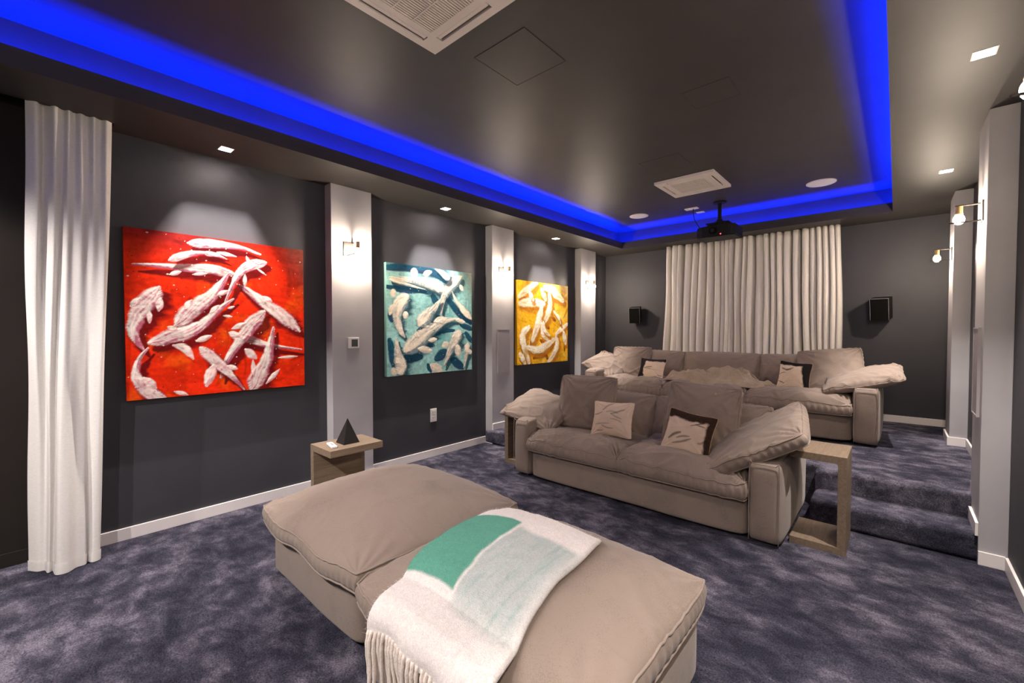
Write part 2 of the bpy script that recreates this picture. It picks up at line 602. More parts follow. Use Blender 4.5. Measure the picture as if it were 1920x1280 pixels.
for (y0, y1), segs in zip(RCOL, [[(-0.22, 0.17, 0)], [(1.76, 2.15, 0)], [(3.75, 4.08, SZ)], [(5.72, 6.14, PZ)]]):
    zb = segs[0][2] if y0 != 3.75 else 0
    lst.append(((xc - bt * (zb != 0 or y0 < 3), y0 - bt, zb), (XR, y0, zb + bh)))
    lst.append(((xc - bt * (y0 != 3.75), y1, PZ if y0 == 3.75 else segs[-1][2]), (XR, y1 + bt, (PZ if y0 == 3.75 else segs[-1][2]) + bh)))
    for a, b, z in segs:
        lst.append(((xc - bt, a, z), (xc, b, z + bh)))
boxes('baseboard_right', lst, 'base', bev=0.002, kind='structure')
boxes('baseboard_back', [((0, YB - bt, PZ), (XR, YB, PZ + bh))], 'base', bev=0.002, kind='structure')

# ceiling: soffit ring with downlight holes, fascia, trough, tray walls
holes = [(LX, RX, FY, BY)] + [(x - AP, x + AP, y - AP, y + AP) for x, y in DL + FL] + [(-0.1, 0.155, YF - 0.01, 0.385)]
V, F = plate(-0.1, XR, YF, YB, ZS, holes, True)
def ringwall(x0, x1, y0, y1, z0, z1, inward=True):
    P4 = [(x0, y0), (x1, y0), (x1, y1), (x0, y1)]
    for i in range(4):
        a, b = P4[i], P4[(i + 1) % 4]
        k = len(V)
        V.extend([(a[0], a[1], z0), (b[0], b[1], z0), (b[0], b[1], z1), (a[0], a[1], z1)])
        F.append((k, k + 1, k + 2, k + 3))
def ringflat(xo0, xo1, yo0, yo1, xi0, xi1, yi0, yi1, z):
    v2, f2 = plate(xo0, xo1, yo0, yo1, z, [(xi0, xi1, yi0, yi1)])
    k = len(V)
    V.extend(v2)
    F.extend([tuple(i + k for i in q) for q in f2])
LT = 0.02
ZL = 2.778
ringwall(LX, RX, FY, BY, ZS, ZL)
ringflat(LX - LT, RX + LT, FY - LT, BY + LT, LX, RX, FY, BY, ZL)
ringwall(LX - LT, RX + LT, FY - LT, BY + LT, 2.70, ZL)
ringflat(LX - TR, RX + TR, FY - TR, BY + TR, LX - LT, RX + LT, FY - LT, BY + LT, 2.70)
ringwall(LX - TR, RX + TR, FY - TR, BY + TR, 2.70, ZC)
# curtain pocket sides in the soffit
k = len(V)
V += [(0.155, YF, ZS), (0.155, 0.385, ZS), (0.155, 0.385, 2.86), (0.155, YF, 2.86), (-0.1, 0.385, ZS), (-0.1, 0.385, 2.86), (-0.1, YF, 2.86)]
F += [(k, k + 1, k + 2, k + 3), (k + 1, k + 4, k + 5, k + 2), (k + 2, k + 5, k + 6, k + 3)]
mesh('ceiling_soffit', V, F, 'ceil', kind='structure')
V, F = plate(-0.2, XR + 0.1, YF - 0.1, YB + 0.1, ZC, [], True)
mesh('ceiling', V, F, 'ceil', kind='structure')

# ------------------------------------------------------------------ cove LED strips
def led(lo, hi, label):
    t = thing('led_strip', label, 'light strip', ((lo[0] + hi[0]) / 2, (lo[1] + hi[1]) / 2, 2.70), group='blue strips hidden in the ceiling cove')
    hx, hy = (hi[0] - lo[0]) / 2, (hi[1] - lo[1]) / 2
    box('tape', (-hx, -hy, 0), (hx, hy, 0.003), 'white', t)
    mesh('diffuser', [(-hx, -hy, 0.0045), (hx, -hy, 0.0045), (hx, hy, 0.0045), (-hx, hy, 0.0045)], [(0, 1, 2, 3)], 'led', t)
LO = 0.100
LW = 0.036
led((LX - LO - LW, FY, 0), (LX - LO + LW, BY, 0), 'blue LED strip in the ceiling cove above the paintings')
led((RX + LO - LW, FY, 0), (RX + LO + LW, BY, 0), 'blue LED strip in the ceiling cove opposite the paintings')
led((LX, BY + LO - LW, 0), (RX, BY + LO + LW, 0), 'blue LED strip in the ceiling cove behind the projector')
led((LX, FY - LO - LW, 0), (RX, FY - LO + LW, 0), 'blue LED strip in the ceiling cove at the far end from the projector')

# ------------------------------------------------------------------ downlights
def downlight(x, y, label, depth, power, size, col, group=None):
    t = thing('recessed_downlight', label, 'downlight', (x, y, ZS), group=group)
    a, d = AP, depth + 0.015
    V = [(-a, -a, 0), (a, -a, 0), (a, a, 0), (-a, a, 0), (-a, -a, d), (a, -a, d), (a, a, d), (-a, a, d)]
    F = [(0, 4, 5, 1), (1, 5, 6, 2), (2, 6, 7, 3), (3, 7, 4, 0), (4, 7, 6, 5)]
    mesh('reflector', V, F, 'housing', t)
    b = a + 0.006
    boxes('trim_frame', [((-b, -b, -0.002), (b, -a, 0.001)), ((-b, a, -0.002), (b, b, 0.001)), ((-b, -a, -0.002), (-a, a, 0.001)), ((a, -a, -0.002), (b, a, 0.001))], 'white', t)
    bm = bmesh.new()
    cyl(bm, (0, 0, depth + 0.008), 0.016, 0.006, 'Z', 20)
    from_bm('lens', bm, 'lens', t)
    ld = bpy.data.lights.new('spot', 'SPOT')
    ld.energy = power
    ld.color = col
    ld.spot_size = size
    ld.spot_blend = 0.35
    ld.shadow_soft_size = 0.009
    lo = bpy.data.objects.new('lamp', ld)
    lo.location = (0, 0, depth)
    link(lo, t)
nm = ['above the red painting', 'above the teal painting', 'above the yellow painting', 'over the ottoman side of the right-hand aisle', 'over the carpeted steps', 'over the aisle beside the long sofa']
for i, (x, y) in enumerate(DL):
    downlight(x, y, 'square recessed downlight in the soffit ' + nm[i], 0.078, P_PAINT, R(110), NEUT)
for (x, y), h in zip(FL, ('on the painting side', 'midway between the side walls', 'on the aisle side')):
    downlight(x, y, 'square flood downlight in the front soffit ' + h, 0.020, P_FLOOD, R(140), NEUT, 'flood downlights over the front of the room')

# ------------------------------------------------------------------ sconces
def sconce(x, y, d, label):
    """d=+1 on the left wall (projects +x), -1 on the right wall"""
    t = thing('wall_sconce', label, 'wall lamp', (x, y, 2.06))
    s = d
    def bx(n, x0, x1, y0, y1, z0, z1, m, p=t, bev=0.001):
        return box(n, (min(s * x0, s * x1), y0, z0), (max(s * x0, s * x1), y1, z1), m, p, bev=bev)
    bx('backplate', 0, 0.008, -0.085, 0.012, 0.0, 0.125, 'chrome')
    bx('upper_arm', 0.008, 0.118, -0.010, 0.010, 0.117, 0.123, 'chrome')
    bx('lower_arm', 0.008, 0.150, -0.052, -0.044, 0.004, 0.012, 'chrome')
    bm = bmesh.new()
    cyl(bm, (s * 0.1, 0, 0.095), 0.017, 0.045, 'Z', 24)
    cyl(bm, (s * 0.1, 0, 0.069), 0.019, 0.008, 'Z', 24)
    from_bm('socket', bm, 'brass', t, smooth=False)
    bm = bmesh.new()
    bmesh.ops.create_uvsphere(bm, u_segments=20, v_segments=12, radius=0.027, matrix=Matrix.Translation((s * 0.1, 0, 0.035)) @ Matrix.Diagonal((1, 1, 1.2, 1)))
    from_bm('bulb', bm, 'bulb', t, smooth=True, label='glowing warm bulb')
wh = ['between the red and teal paintings', 'between the teal and yellow paintings', 'past the yellow painting']
for (y0, y1), h in zip(LCOL, wh):
    sconce(CD, (y0 + y1) / 2, 1, 'lit dark metal wall sconce on the column ' + h)
wh = ['facing the alcove curtain', 'across from the ottomans', 'beside the carpeted steps', 'at the aisle end']
for (y0, y1), h in zip(RCOL, wh):
    sconce(xc, (y0 + y1) / 2, -1, 'lit dark metal wall sconce on the column ' + h)  # first sconce is out of view, added at the bay spacing to lighten the curtain

# ------------------------------------------------------------------ paintings
def homography(c4):
    A, B = [], []
    for (x, y), (u, v) in zip(c4, [(0, 1), (1, 1), (1, 0), (0, 0)]):
        A += [[x, y, 1, 0, 0, 0, -u * x, -u * y], [0, 0, 0, x, y, 1, -v * x, -v * y]]
        B += [u, v]
    h = np.append(np.linalg.solve(np.array(A, float), np.array(B, float)), 1).reshape(3, 3)
    def f(p):
        q = h @ np.array([p[0], p[1], 1.0])
        return q[0] / q[2], q[1] / q[2]
    return f

def dist_stroke(U, Vv, pts, wid, prof):
    P = catmull(pts, 26)
    m_ = wid * 1.6
    u1, v1 = U[:, 0], Vv[0, :]
    ii = np.where((u1 > P[:, 0].min() - m_) & (u1 < P[:, 0].max() + m_))[0]
    jj = np.where((v1 > P[:, 1].min() - m_) & (v1 < P[:, 1].max() + m_))[0]
    fb, fs, ft = np.full(U.shape, 9.0), np.zeros(U.shape), np.zeros(U.shape)
    if len(ii) == 0 or len(jj) == 0:
        return fb, fs, ft
    win = (slice(ii[0], ii[-1] + 1), slice(jj[0], jj[-1] + 1))
    U, Vv = U[win], Vv[win]
    best = np.full(U.shape, 9.0)
    side = np.zeros(U.shape)
    tt = np.zeros(U.shape)
    for i in range(len(P) - 1):
        a, b = P[i], P[i + 1]
        d = b - a
        L2 = (d @ d) + 1e-12
        t = np.clip(((U - a[0]) * d[0] + (Vv - a[1]) * d[1]) / L2, 0, 1)
        dx, dy = U - a[0] - t * d[0], Vv - a[1] - t * d[1]
        T = (i + t) / (len(P) - 1)
        if prof == 'fish':
            wv = wid / 2 * np.minimum(1, np.sqrt(np.clip(T / 0.16, 0.05, 1))) * (1 - 0.86 * np.clip((T - 0.3) / 0.7, 0, 1))
        elif prof == 'fin':
            wv = wid / 2 * (0.25 + 0.95 * np.sin(np.pi * np.clip(T, 0.03, 0.97)))
        else:
            wv = wid / 2 * (0.55 + 0.45 * np.sin(np.pi * T))
        q = np.hypot(dx, dy) / wv
        m = q < best
        best = np.where(m, q, best)
        side = np.where(m, (dx * 0.6 - dy) / wv, side)      # >0 towards lower right
        tt = np.where(m, T, tt)
    fb[win], fs[win], ft[win] = best, side, tt
    return fb, fs, ft

def painting(name, y0, y1, z0, z1, corners, bgfn, layers, label, seed):
    n = 340
    s = np.linspace(0, 1, n)
    U, Vv = np.meshgrid(s, s, indexing='ij')
    H = homography(corners)
    C = bgfn(U, Vv)
    Z = 0.0009 * fbm(U * 26, Vv * 26, seed, 3)
    brush = fbm(U * 9, Vv * 40, seed + 3, 3)
    fine = fbm(U * 60, Vv * 60, seed + 7, 2)
    # loose underpainting: short brush marks lighter and darker than the ground
    r0 = np.random.RandomState(seed + 100)
    for _ in range(90):
        x, y = r0.rand(), r0.rand()
        an = r0.uniform(-0.4, 1.2) if r0.rand() < 0.7 else 1.57
        l_ = r0.uniform(0.03, 0.10)
        P = [(x - l_ * math.cos(an), y - l_ * math.sin(an)), (x + r0.uniform(-0.02, 0.02), y), (x + l_ * math.cos(an), y + l_ * math.sin(an))]
        q, sd, tt = dist_stroke(U, Vv, P, r0.uniform(0.008, 0.05), 'brush')
        kk = (np.clip((1.0 - q + 0.5 * brush) * 1.8, 0, 1) * r0.uniform(0.25, 0.6))[..., None]
        C = C * (1 - kk) + C * (r0.uniform(0.35, 0.6) if r0.rand() < 0.55 else r0.uniform(1.2, 1.5)) * kk
    C = np.clip(C, 0, 1)
    for kind, pts, wpx, c1, c2, sh in layers:
        sx = abs(corners[1][0] - corners[0][0])
        P = [H(p) for p in pts]
        wid = wpx / sx * 1.02
        q, sd, tt = dist_stroke(U, Vv, P, wid, kind)
        if sh is not None:
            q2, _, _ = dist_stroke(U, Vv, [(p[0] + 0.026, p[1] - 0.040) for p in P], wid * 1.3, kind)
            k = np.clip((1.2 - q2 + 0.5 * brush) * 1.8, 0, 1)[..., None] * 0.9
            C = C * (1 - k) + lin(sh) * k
        k = np.clip((1.02 - q + 0.20 * brush + 0.06 * fine) * 3.6, 0, 1)[..., None]
        lat = sd + 0.15 * brush
        grain = fbm(lat * 3.2 + 5, tt * 5 + 2 * sd, seed + 11, 3)
        sh_ = np.clip(0.34 + 0.55 * sd + 1.0 * grain + 0.45 * fine + 0.25 * tt + 0.5 * np.clip((q - 0.7) * 3, 0, 1), 0, 1)[..., None] ** 1.5
        tick = (np.clip(fbm(U * 70, Vv * 45, seed + 19, 2) * 4 - 2.3, 0, 1) * (kind == 'fish'))[..., None]
        col = lin(c1) * (1 - sh_) + lin(c2) * sh_
        col = col * (1 - 0.8 * tick)
        C = C * (1 - k) + col * k
        Z = Z + k[..., 0] * np.clip(1 - q * q, 0, 1) * 0.0007 + k[..., 0] * 0.0007 * fine
    r_ = np.random.RandomState(seed)
    for _ in range(260):
        x, y, w_ = r_.rand(), r_.rand(), r_.uniform(0.0014, 0.0034)
        i0, j0 = int(x * n), int(y * n)
        sl = (slice(max(0, i0 - 6), i0 + 7), slice(max(0, j0 - 6), j0 + 7))
        kk = np.clip(1.4 - np.hypot((U[sl] - x) * r_.uniform(0.6, 2), (Vv[sl] - y)) / w_, 0, 1)[..., None]
        C[sl] = C[sl] * (1 - kk) + (lin(layers[-1][3]) if r_.rand() < 0.45 else C[sl] * 0.25) * kk
    C = np.clip(C * (1 + 0.22 * fine[..., None] + 0.18 * brush[..., None]), 0, 1)
    t = thing(name, label, 'painting', (0.0, (y0 + y1) / 2, z0), group=None)
    W_, H_ = y1 - y0, z1 - z0
    Vt = np.stack([0.0450 + np.clip(Z, -0.0015, 1), -W_ / 2 + U * W_, Vv * H_], -1).reshape(-1, 3)
    idx = np.arange(n * n).reshape(n, n)
    F = np.stack([idx[:-1, :-1], idx[1:, :-1], idx[1:, 1:], idx[:-1, 1:]], -1).reshape(-1, 4)
    mesh('painted_surface', Vt, F, 'paint', t, True, col=C.reshape(-1, 3))
    e = C[2].mean(0) * 0.8
    bm = bmesh.new()
    bbox(bm, (0.002, -W_ / 2, 0), (0.0425, W_ / 2, H_), 0.002)
    from_bm('canvas', bm, plain(name + '_edge', (*[float(x) for x in e], 1), 0.7), t)
    return t

CR = (246, 236, 224)
def red_bg(U, V):
    n = fbm(U * 5, V * 5, 21)[..., None]
    C = lin((222, 44, 12)) * (1 + 0.35 * n)
    o = np.clip(fbm(U * 8, V * 9, 25) * 1.4 - 0.2, 0, 1)[..., None]
    C = C * (1 - o) + lin((240, 92, 16)) * o
    dk = np.clip((V - 0.83 + 0.10 * fbm(U * 4, V * 4, 22)) * 7, 0, 1) * np.clip(1.3 - abs(U - 0.05) * 1.0, 0.25, 1)
    dk = np.clip(dk, 0, 1)[..., None] * 0.85
    C = C * (1 - dk) + lin((96, 22, 26)) * dk
    br = np.clip((U - 0.84 + 0.5 * (V - 0.85) + 0.05 * fbm(U * 20, V * 3, 24)) * 6, 0, 1) * np.clip((V - 0.5) * 4, 0, 1)
    br = br[..., None] * 0.8
    C = C * (1 - br) + lin((92, 58, 50)) * br
    return np.clip(C, 0, 1)
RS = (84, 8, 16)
PK = (176, 96, 116)
L = []
for pts, wd in [([(490, 165), (620, 168), (760, 182), (870, 200), (990, 240)], 75), ([(810, 375), (650, 345), (480, 335), (300, 320), (110, 310)], 85),
                ([(360, 285), (460, 248), (560, 232), (740, 240)], 62), ([(600, 232), (680, 245), (760, 275)], 40),
                ([(1250, 762), (1130, 655), (1010, 570), (900, 490), (825, 445)], 120), ([(400, 730), (520, 620), (640, 530), (720, 440), (765, 375)], 125),
                ([(1025, 295), (930, 312), (850, 360), (800, 440), (740, 575)], 92), ([(290, 470), (220, 560), (150, 650), (110, 750), (130, 830), (178, 895)], 125),
                ([(220, 850), (360, 810), (520, 760), (620, 690), (720, 600), (800, 545)], 110), ([(780, 790), (900, 820), (1050, 862), (1265, 888)], 85),
                ([(1010, 630), (920, 720), (850, 820), (760, 950), (708, 1085)], 120), ([(570, 880), (650, 950), (740, 1030), (800, 1090), (870, 1165)], 95),
                ([(920, 1165), (965, 1070), (1020, 970), (1050, 850), (1072, 740)], 140), ([(330, 1230), (240, 1205), (160, 1140), (125, 1060), (150, 960), (212, 885)], 90)]:
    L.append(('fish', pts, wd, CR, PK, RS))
for pts, wd in [([(95, 600), (160, 548)], 45), ([(300, 545), (285, 630)], 42), ([(222, 630), (222, 712)], 30), ([(470, 615), (512, 556)], 42),
                ([(385, 865), (460, 885), (520, 955)], 55), ([(545, 835), (645, 798)], 40), ([(660, 1000), (610, 1140)], 70), ([(755, 1005), (820, 1022)], 36),
                ([(790, 750), (880, 712)], 45), ([(880, 890), (950, 950)], 60), ([(770, 775), (840, 800)], 50), ([(180, 1090), (262, 1158)], 50), ([(390, 1182), (480, 1203)], 30),
                ([(1110, 1025), (1020, 1122)], 36), ([(930, 965), (936, 1070)], 36), ([(1105, 945), (1235, 935)], 24), ([(640, 640), (700, 590)], 36), ([(690, 520), (760, 490)], 34),
                ([(880, 380), (878, 460)], 30), ([(960, 335), (1025, 382)], 16), ([(890, 255), (912, 300)], 24), ([(1000, 530), (1060, 560)], 40), ([(365, 380), (440, 360)], 30), ([(350, 740), (410, 760)], 34),
                ([(690, 225), (820, 255)], 26), ([(520, 380), (620, 372)], 26), ([(860, 190), (985, 245)], 18), ([(730, 660), (790, 668)], 22), ([(760, 610), (805, 598)], 20)]:
    L.append(('fin', pts, wd, CR, (216, 160, 160), None))
painting('koi_painting', 0.426, 1.568, 0.928, 2.072, [(45, 50), (1278, 210), (1282, 1130), (60, 1250)], red_bg, L, 'large square canvas of white koi on red ground', 31)

def teal_bg(U, V):
    n = fbm(U * 5, V * 3, 41)[..., None]
    C = lin((146, 196, 190)) * (1 + 0.25 * n)
    k = np.clip(fbm(U * 7, V * 4, 43) * 1.5 - 0.35, 0, 1)[..., None]
    C = C * (1 - k) + lin((60, 150, 150)) * k
    dp = np.clip(fbm(U * 30, V * 3, 44) * 1.6 - 0.5, 0, 1)[..., None] * 0.5
    C = C * (1 - dp) + lin((70, 130, 128)) * dp
    dk = np.clip((V - 0.86) * 6 - U * 0.5 + 0.7 * fbm(U * 5, V * 5, 45), 0, 1)[..., None] * 0.85
    C = C * (1 - dk) + lin((18, 62, 84)) * dk
    br = np.clip((U - 0.9 + 0.5 * (V - 0.85)) * 8, 0, 1)[..., None] * 0.7 * np.clip((V - 0.6) * 5, 0, 1)[..., None]
    C = C * (1 - br) + lin((104, 104, 92)) * br
    return np.clip(C, 0, 1)
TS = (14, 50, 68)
L = []
for pts, wd in [([(60, 110), (300, 105), (520, 160), (700, 265)], 90), ([(60, 300), (250, 335), (450, 345)], 60), ([(640, 380), (720, 480), (800, 580), (910, 670)], 75),
                ([(80, 850), (110, 1000), (130, 1150)], 80), ([(220, 1030), (400, 1020)], 85), ([(560, 1040), (650, 965)], 100), ([(720, 1050), (830, 1130)], 95), ([(810, 690), (920, 730)], 60),
                ([(370, 745), (490, 685)], 50), ([(530, 795), (640, 750), (740, 745)], 45), ([(525, 390), (565, 475)], 75), ([(420, 895), (530, 900)], 45), ([(90, 560), (110, 640)], 70), ([(860, 770), (920, 860)], 60),
                ([(470, 1100), (500, 1170)], 50), ([(560, 600), (600, 610)], 40)]:
    L.append(('brush', pts, wd, (26, 78, 96), (44, 62, 92), None))
TC, TM = (238, 224, 202), (112, 128, 130)
for pts, wd in [([(640, 345), (560, 300), (400, 250), (250, 228), (90, 208)], 105), ([(90, 225), (250, 275), (450, 330)], 40), ([(815, 200), (720, 285), (650, 375), (620, 470), (608, 590)], 105),
                ([(265, 395), (195, 480), (160, 600), (190, 740), (235, 815)], 125), ([(390, 690), (460, 605), (540, 520), (605, 430)], 125),
                ([(235, 965), (340, 880), (450, 790), (530, 730), (650, 650), (790, 628)], 150), ([(800, 755), (740, 880), (690, 980), (640, 1110)], 120), ([(205, 1200), (180, 1080), (158, 950), (150, 830)], 110),
                ([(690, 225), (620, 165), (550, 125)], 70), ([(880, 880), (868, 1000), (840, 1135)], 70), ([(920, 630), (830, 530), (760, 440), (720, 350)], 70)]:
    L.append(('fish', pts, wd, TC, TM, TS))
for pts, wd in [([(330, 130), (350, 200)], 60), ([(430, 180), (510, 150)], 45), ([(500, 1105), (610, 1165)], 75), ([(375, 935), (510, 955)], 55), ([(775, 900), (785, 1010)], 65), ([(540, 655), (660, 625)], 60),
                ([(85, 580), (130, 490)], 55), ([(250, 560), (240, 620)], 45), ([(800, 285), (830, 340)], 40), ([(620, 905), (680, 880)], 50), ([(120, 340), (130, 400)], 50), ([(340, 780), (370, 810)], 40), ([(760, 640), (850, 660)], 36),
                ([(110, 1140), (130, 1210)], 50), ([(890, 960), (920, 975)], 40), ([(480, 850), (560, 835)], 36)]:
    L.append(('fin', pts, wd, TC, (190, 186, 170), None))
painting('koi_painting', 2.366, 3.515, 0.932, 2.070, [(58, 55), (918, 165), (925, 1150), (45, 1230)], teal_bg, L, 'large square canvas of cream koi on teal ground', 51)

def yel_bg(U, V):
    n = fbm(U * 5, V * 5, 61)[..., None]
    C = lin((232, 174, 34)) * (1 + 0.3 * n)
    k = np.clip(fbm(U * 6, V * 5, 63) * 1.5 - 0.1, 0, 1)[..., None]
    C = C * (1 - k) + lin((244, 214, 104)) * k
    br = np.clip(fbm(U * 9, V * 9, 64) * 1.8 - 0.7, 0, 1)[..., None] * 0.6
    C = C * (1 - br) + lin((178, 106, 26)) * br
    b2 = np.clip((U - 0.86 + 0.6 * (V - 0.85)) * 7, 0, 1)[..., None] * 0.6 * np.clip((V - 0.6) * 5, 0, 1)[..., None]
    C = C * (1 - b2) + lin((150, 118, 80)) * b2
    return np.clip(C, 0, 1)
L = []
for pts, wd in [([(110, 310), (200, 312)], 36), ([(125, 405), (205, 425)], 30), ([(600, 520), (650, 620), (652, 700)], 45), ([(275, 800), (255, 930)], 40), ([(120, 850), (140, 980), (195, 1065)], 36),
                ([(290, 1100), (430, 1050), (475, 1105)], 50), ([(545, 910), (515, 985)], 50), ([(700, 920), (702, 1005)], 30), ([(440, 330), (450, 390)], 30), ([(380, 860), (440, 905)], 34), ([(455, 660), (495, 705)], 36),
                ([(540, 560), (580, 600)], 40), ([(110, 1100), (150, 1170)], 40), ([(240, 410), (300, 450)], 36), ([(330, 690), (300, 780)], 24), ([(640, 790), (690, 740)], 30), ([(570, 260), (610, 300)], 34)]:
    L.append(('brush', pts, wd, (160, 92, 30), (120, 66, 26), None))
for pts, wd in [([(340, 110), (220, 190), (105, 285)], 70), ([(400, 190), (430, 260), (455, 325)], 62), ([(440, 165), (540, 198), (600, 260), (680, 340)], 90), ([(430, 380), (260, 360), (115, 375)], 85), ([(240, 230), (290, 330)], 50),
                ([(500, 250), (510, 400), (480, 520), (420, 640)], 75), ([(400, 430), (370, 560), (340, 680), (275, 860)], 85), ([(400, 640), (412, 780), (480, 860)], 48), ([(230, 690), (150, 790), (165, 950), (225, 1160)], 80),
                ([(215, 955), (340, 1000), (450, 940), (560, 855)], 80), ([(590, 775), (602, 920), (560, 1040), (485, 1155)], 65), ([(745, 645), (660, 712), (600, 765)], 55), ([(110, 1040), (175, 1175)], 55), ([(690, 765), (715, 905)], 65),
                ([(420, 620), (440, 730), (500, 800)], 40), ([(560, 480), (620, 560), (650, 640)], 36), ([(300, 1020), (400, 1010)], 40)]:
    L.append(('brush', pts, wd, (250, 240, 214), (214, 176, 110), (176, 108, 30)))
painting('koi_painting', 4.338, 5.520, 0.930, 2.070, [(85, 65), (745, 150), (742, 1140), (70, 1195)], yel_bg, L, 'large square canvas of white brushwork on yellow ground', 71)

# ------------------------------------------------------------------ small wall fittings
t = thing('thermostat', 'small white thermostat with dark display on grey column', 'thermostat', (CD, 1.975, 1.23))
box('case', (0, -0.054, 0), (0.014, 0.054, 0.1), 'white', t, bev=0.004)
box('display', (0.013, -0.022, 0.016), (0.0155, 0.038, 0.082), 'screen', t)
t = thing('wall_outlet', 'white double wall socket low on the charcoal wall', 'socket', (0, 2.972, 0.385))
box('plate', (0, -0.043, 0), (0.01, 0.043, 0.145), 'white', t, bev=0.003)
for z in (0.02, 0.08):
    k = box('socket_face', (0.0095, -0.026, z), (0.013, 0.026, z + 0.048), 'white', t, bev=0.002)
    boxes('slot', [((0.0125, -0.014, z + 0.014), (0.0136, -0.010, z + 0.034)), ((0.0125, 0.010, z + 0.014), (0.0136, 0.014, z + 0.034))], 'slot', k)
def grille(x, y, s, label):
    t = thing('flush_wall_speaker', label, 'speaker', (x, y, 0.865))
    f = 0.008
    def bb(n, x0, x1, y0, y1, z0, z1, m):
        return box(n, (min(s * x0, s * x1), y0, z0), (max(s * x0, s * x1), y1, z1), m, t, bev=0.001)
    bb('grille', 0, 0.010, -0.106, 0.106, 0.008, 0.537, 'grillec')
    bm = bmesh.new()
    for a in [((0, -0.114, 0), (0.014, 0.114, f)), ((0, -0.114, 0.537), (0.014, 0.114, 0.545)), ((0, -0.114, f), (0.014, -0.106, 0.537)), ((0, 0.106, f), (0.014, 0.114, 0.537))]:
        (x0, y0, z0), (x1, y1, z1) = a
        bbox(bm, (min(s * x0, s * x1), y0, z0), (max(s * x0, s * x1), y1, z1))
    from_bm('frame', bm, 'column', t)
grille(CD, 3.991, 1, 'tall grey flush speaker grille on the column between the teal and yellow paintings')
grille(xc, 3.945, -1, 'tall grey flush speaker grille on the column beside the carpeted steps')

# ------------------------------------------------------------------ ceiling fittings
def cassette(x0, y0, size, label):
    t = thing('air_conditioner_cassette', label, 'air conditioner', (x0 + size / 2, y0 + size / 2, ZC))
    h = size / 2
    lv0, lv1 = h * 0.72, h * 0.86      # louver band
    gr = h * 0.58
    bm = bmesh.new()
    z0, z1 = -0.028, 0.0
    # panel ring: outer border, corners, inner ring, leaving louver slots and grille opening
    hl = [(-h * 0.62, h * 0.62, lv0, lv1), (-h * 0.62, h * 0.62, -lv1, -lv0), (lv0, lv1, -h * 0.62, h * 0.62), (-lv1, -lv0, -h * 0.62, h * 0.62), (-gr, gr, -gr, gr)]
    V, F = plate(-h, h, -h, h, z0, hl, True)
    for (a, b, c, d) in [(-h, h, -h, h)] + hl:
        P4 = [(a, c), (b, c), (b, d), (a, d)]
        for i in range(4):
            p, q = P4[i], P4[(i + 1) % 4]
            k = len(V)
            V += [(p[0], p[1], z0), (q[0], q[1], z0), (q[0], q[1], z1 - 0.002), (p[0], p[1], z1 - 0.002)]
            F.append((k, k + 1, k + 2, k + 3))
    mesh('panel', V, F, 'offwhite', t)
    box('recess', (-h * 0.97, -h * 0.97, -0.004), (h * 0.97, h * 0.97, -0.001), 'slot', t)
    for i in range(4):
        a = i * math.pi / 2
        o = box('louver', (-h * 0.60, lv0 + 0.001, -0.027), (h * 0.60, lv1 - 0.017, -0.020), 'offwhite', t, bev=0.002)
        o.rotation_euler = (0, 0, a)
    n = 24
    step = 2 * gr / n
    me = None
    for i in range(n):
        x = -gr + (i + 0.5) * step
        if me is None:
            o = box('grille_slat', (-step * 0.28, -gr, -0.027), (step * 0.28, gr, -0.015), 'offwhite', t)
            me = o.data
        else:
            o = bpy.data.objects.new('grille_slat', me)
            link(o, t)
        o.location = (x, 0, 0)
    boxes('grille_bar', [((-gr, y - 0.003, -0.0285), (gr, y + 0.003, -0.02)) for y in (-gr / 3, gr / 3)], 'offwhite', t)
    return t
cassette(1.853, 0.952, 0.602, 'white square ceiling air conditioner cassette over the ottomans')
cassette(1.858, 4.478, 0.600, 'white square ceiling air conditioner cassette in front of the projector')

def hatch(x0, x1, y0, y1, label):
    t = thing('ceiling_hatch', label, 'access panel', ((x0 + x1) / 2, (y0 + y1) / 2, ZC))
    hx, hy = (x1 - x0) / 2, (y1 - y0) / 2
    g = 0.003
    boxes('gap', [((-hx, -hy, -0.0020), (hx, -hy + g, 0)), ((-hx, hy - g, -0.0020), (hx, hy, 0)), ((-hx, -hy, -0.0020), (-hx + g, hy, 0)), ((hx - g, -hy, -0.0020), (hx, hy, 0))], 'slot', t)
    box('panel', (-hx + g, -hy + g, -0.0010), (hx - g, hy - g, 0), 'ceil', t)
hatch(1.964, 2.342, 1.75, 2.128, 'square charcoal access panel in the ceiling nearest the ottoman air conditioner')
hatch(1.970, 2.340, 3.875, 4.25, 'square charcoal access panel in the ceiling beside the projector air conditioner')
hatch(2.720, 3.012, 2.93, 3.20, 'small charcoal access panel set alone in the ceiling over the front sofa')

def round_speaker(x, y, r, label):
    t = thing('ceiling_speaker', label, 'speaker', (x, y, ZC))
    bm = bmesh.new()
    cyl(bm, (0, 0, -0.003), r, 0.006, 'Z', 48)
    from_bm('rim', bm, 'offwhite', t)
    bm = bmesh.new()
    cyl(bm, (0, 0, -0.0065), r * 0.95, 0.003, 'Z', 48)
    from_bm('grille', bm, 'white', t)
round_speaker(1.145, 5.625, 0.125, 'round white ceiling speaker on the painting side of the projector')
round_speaker(3.190, 5.662, 0.135, 'round white ceiling speaker on the aisle side of the projector')

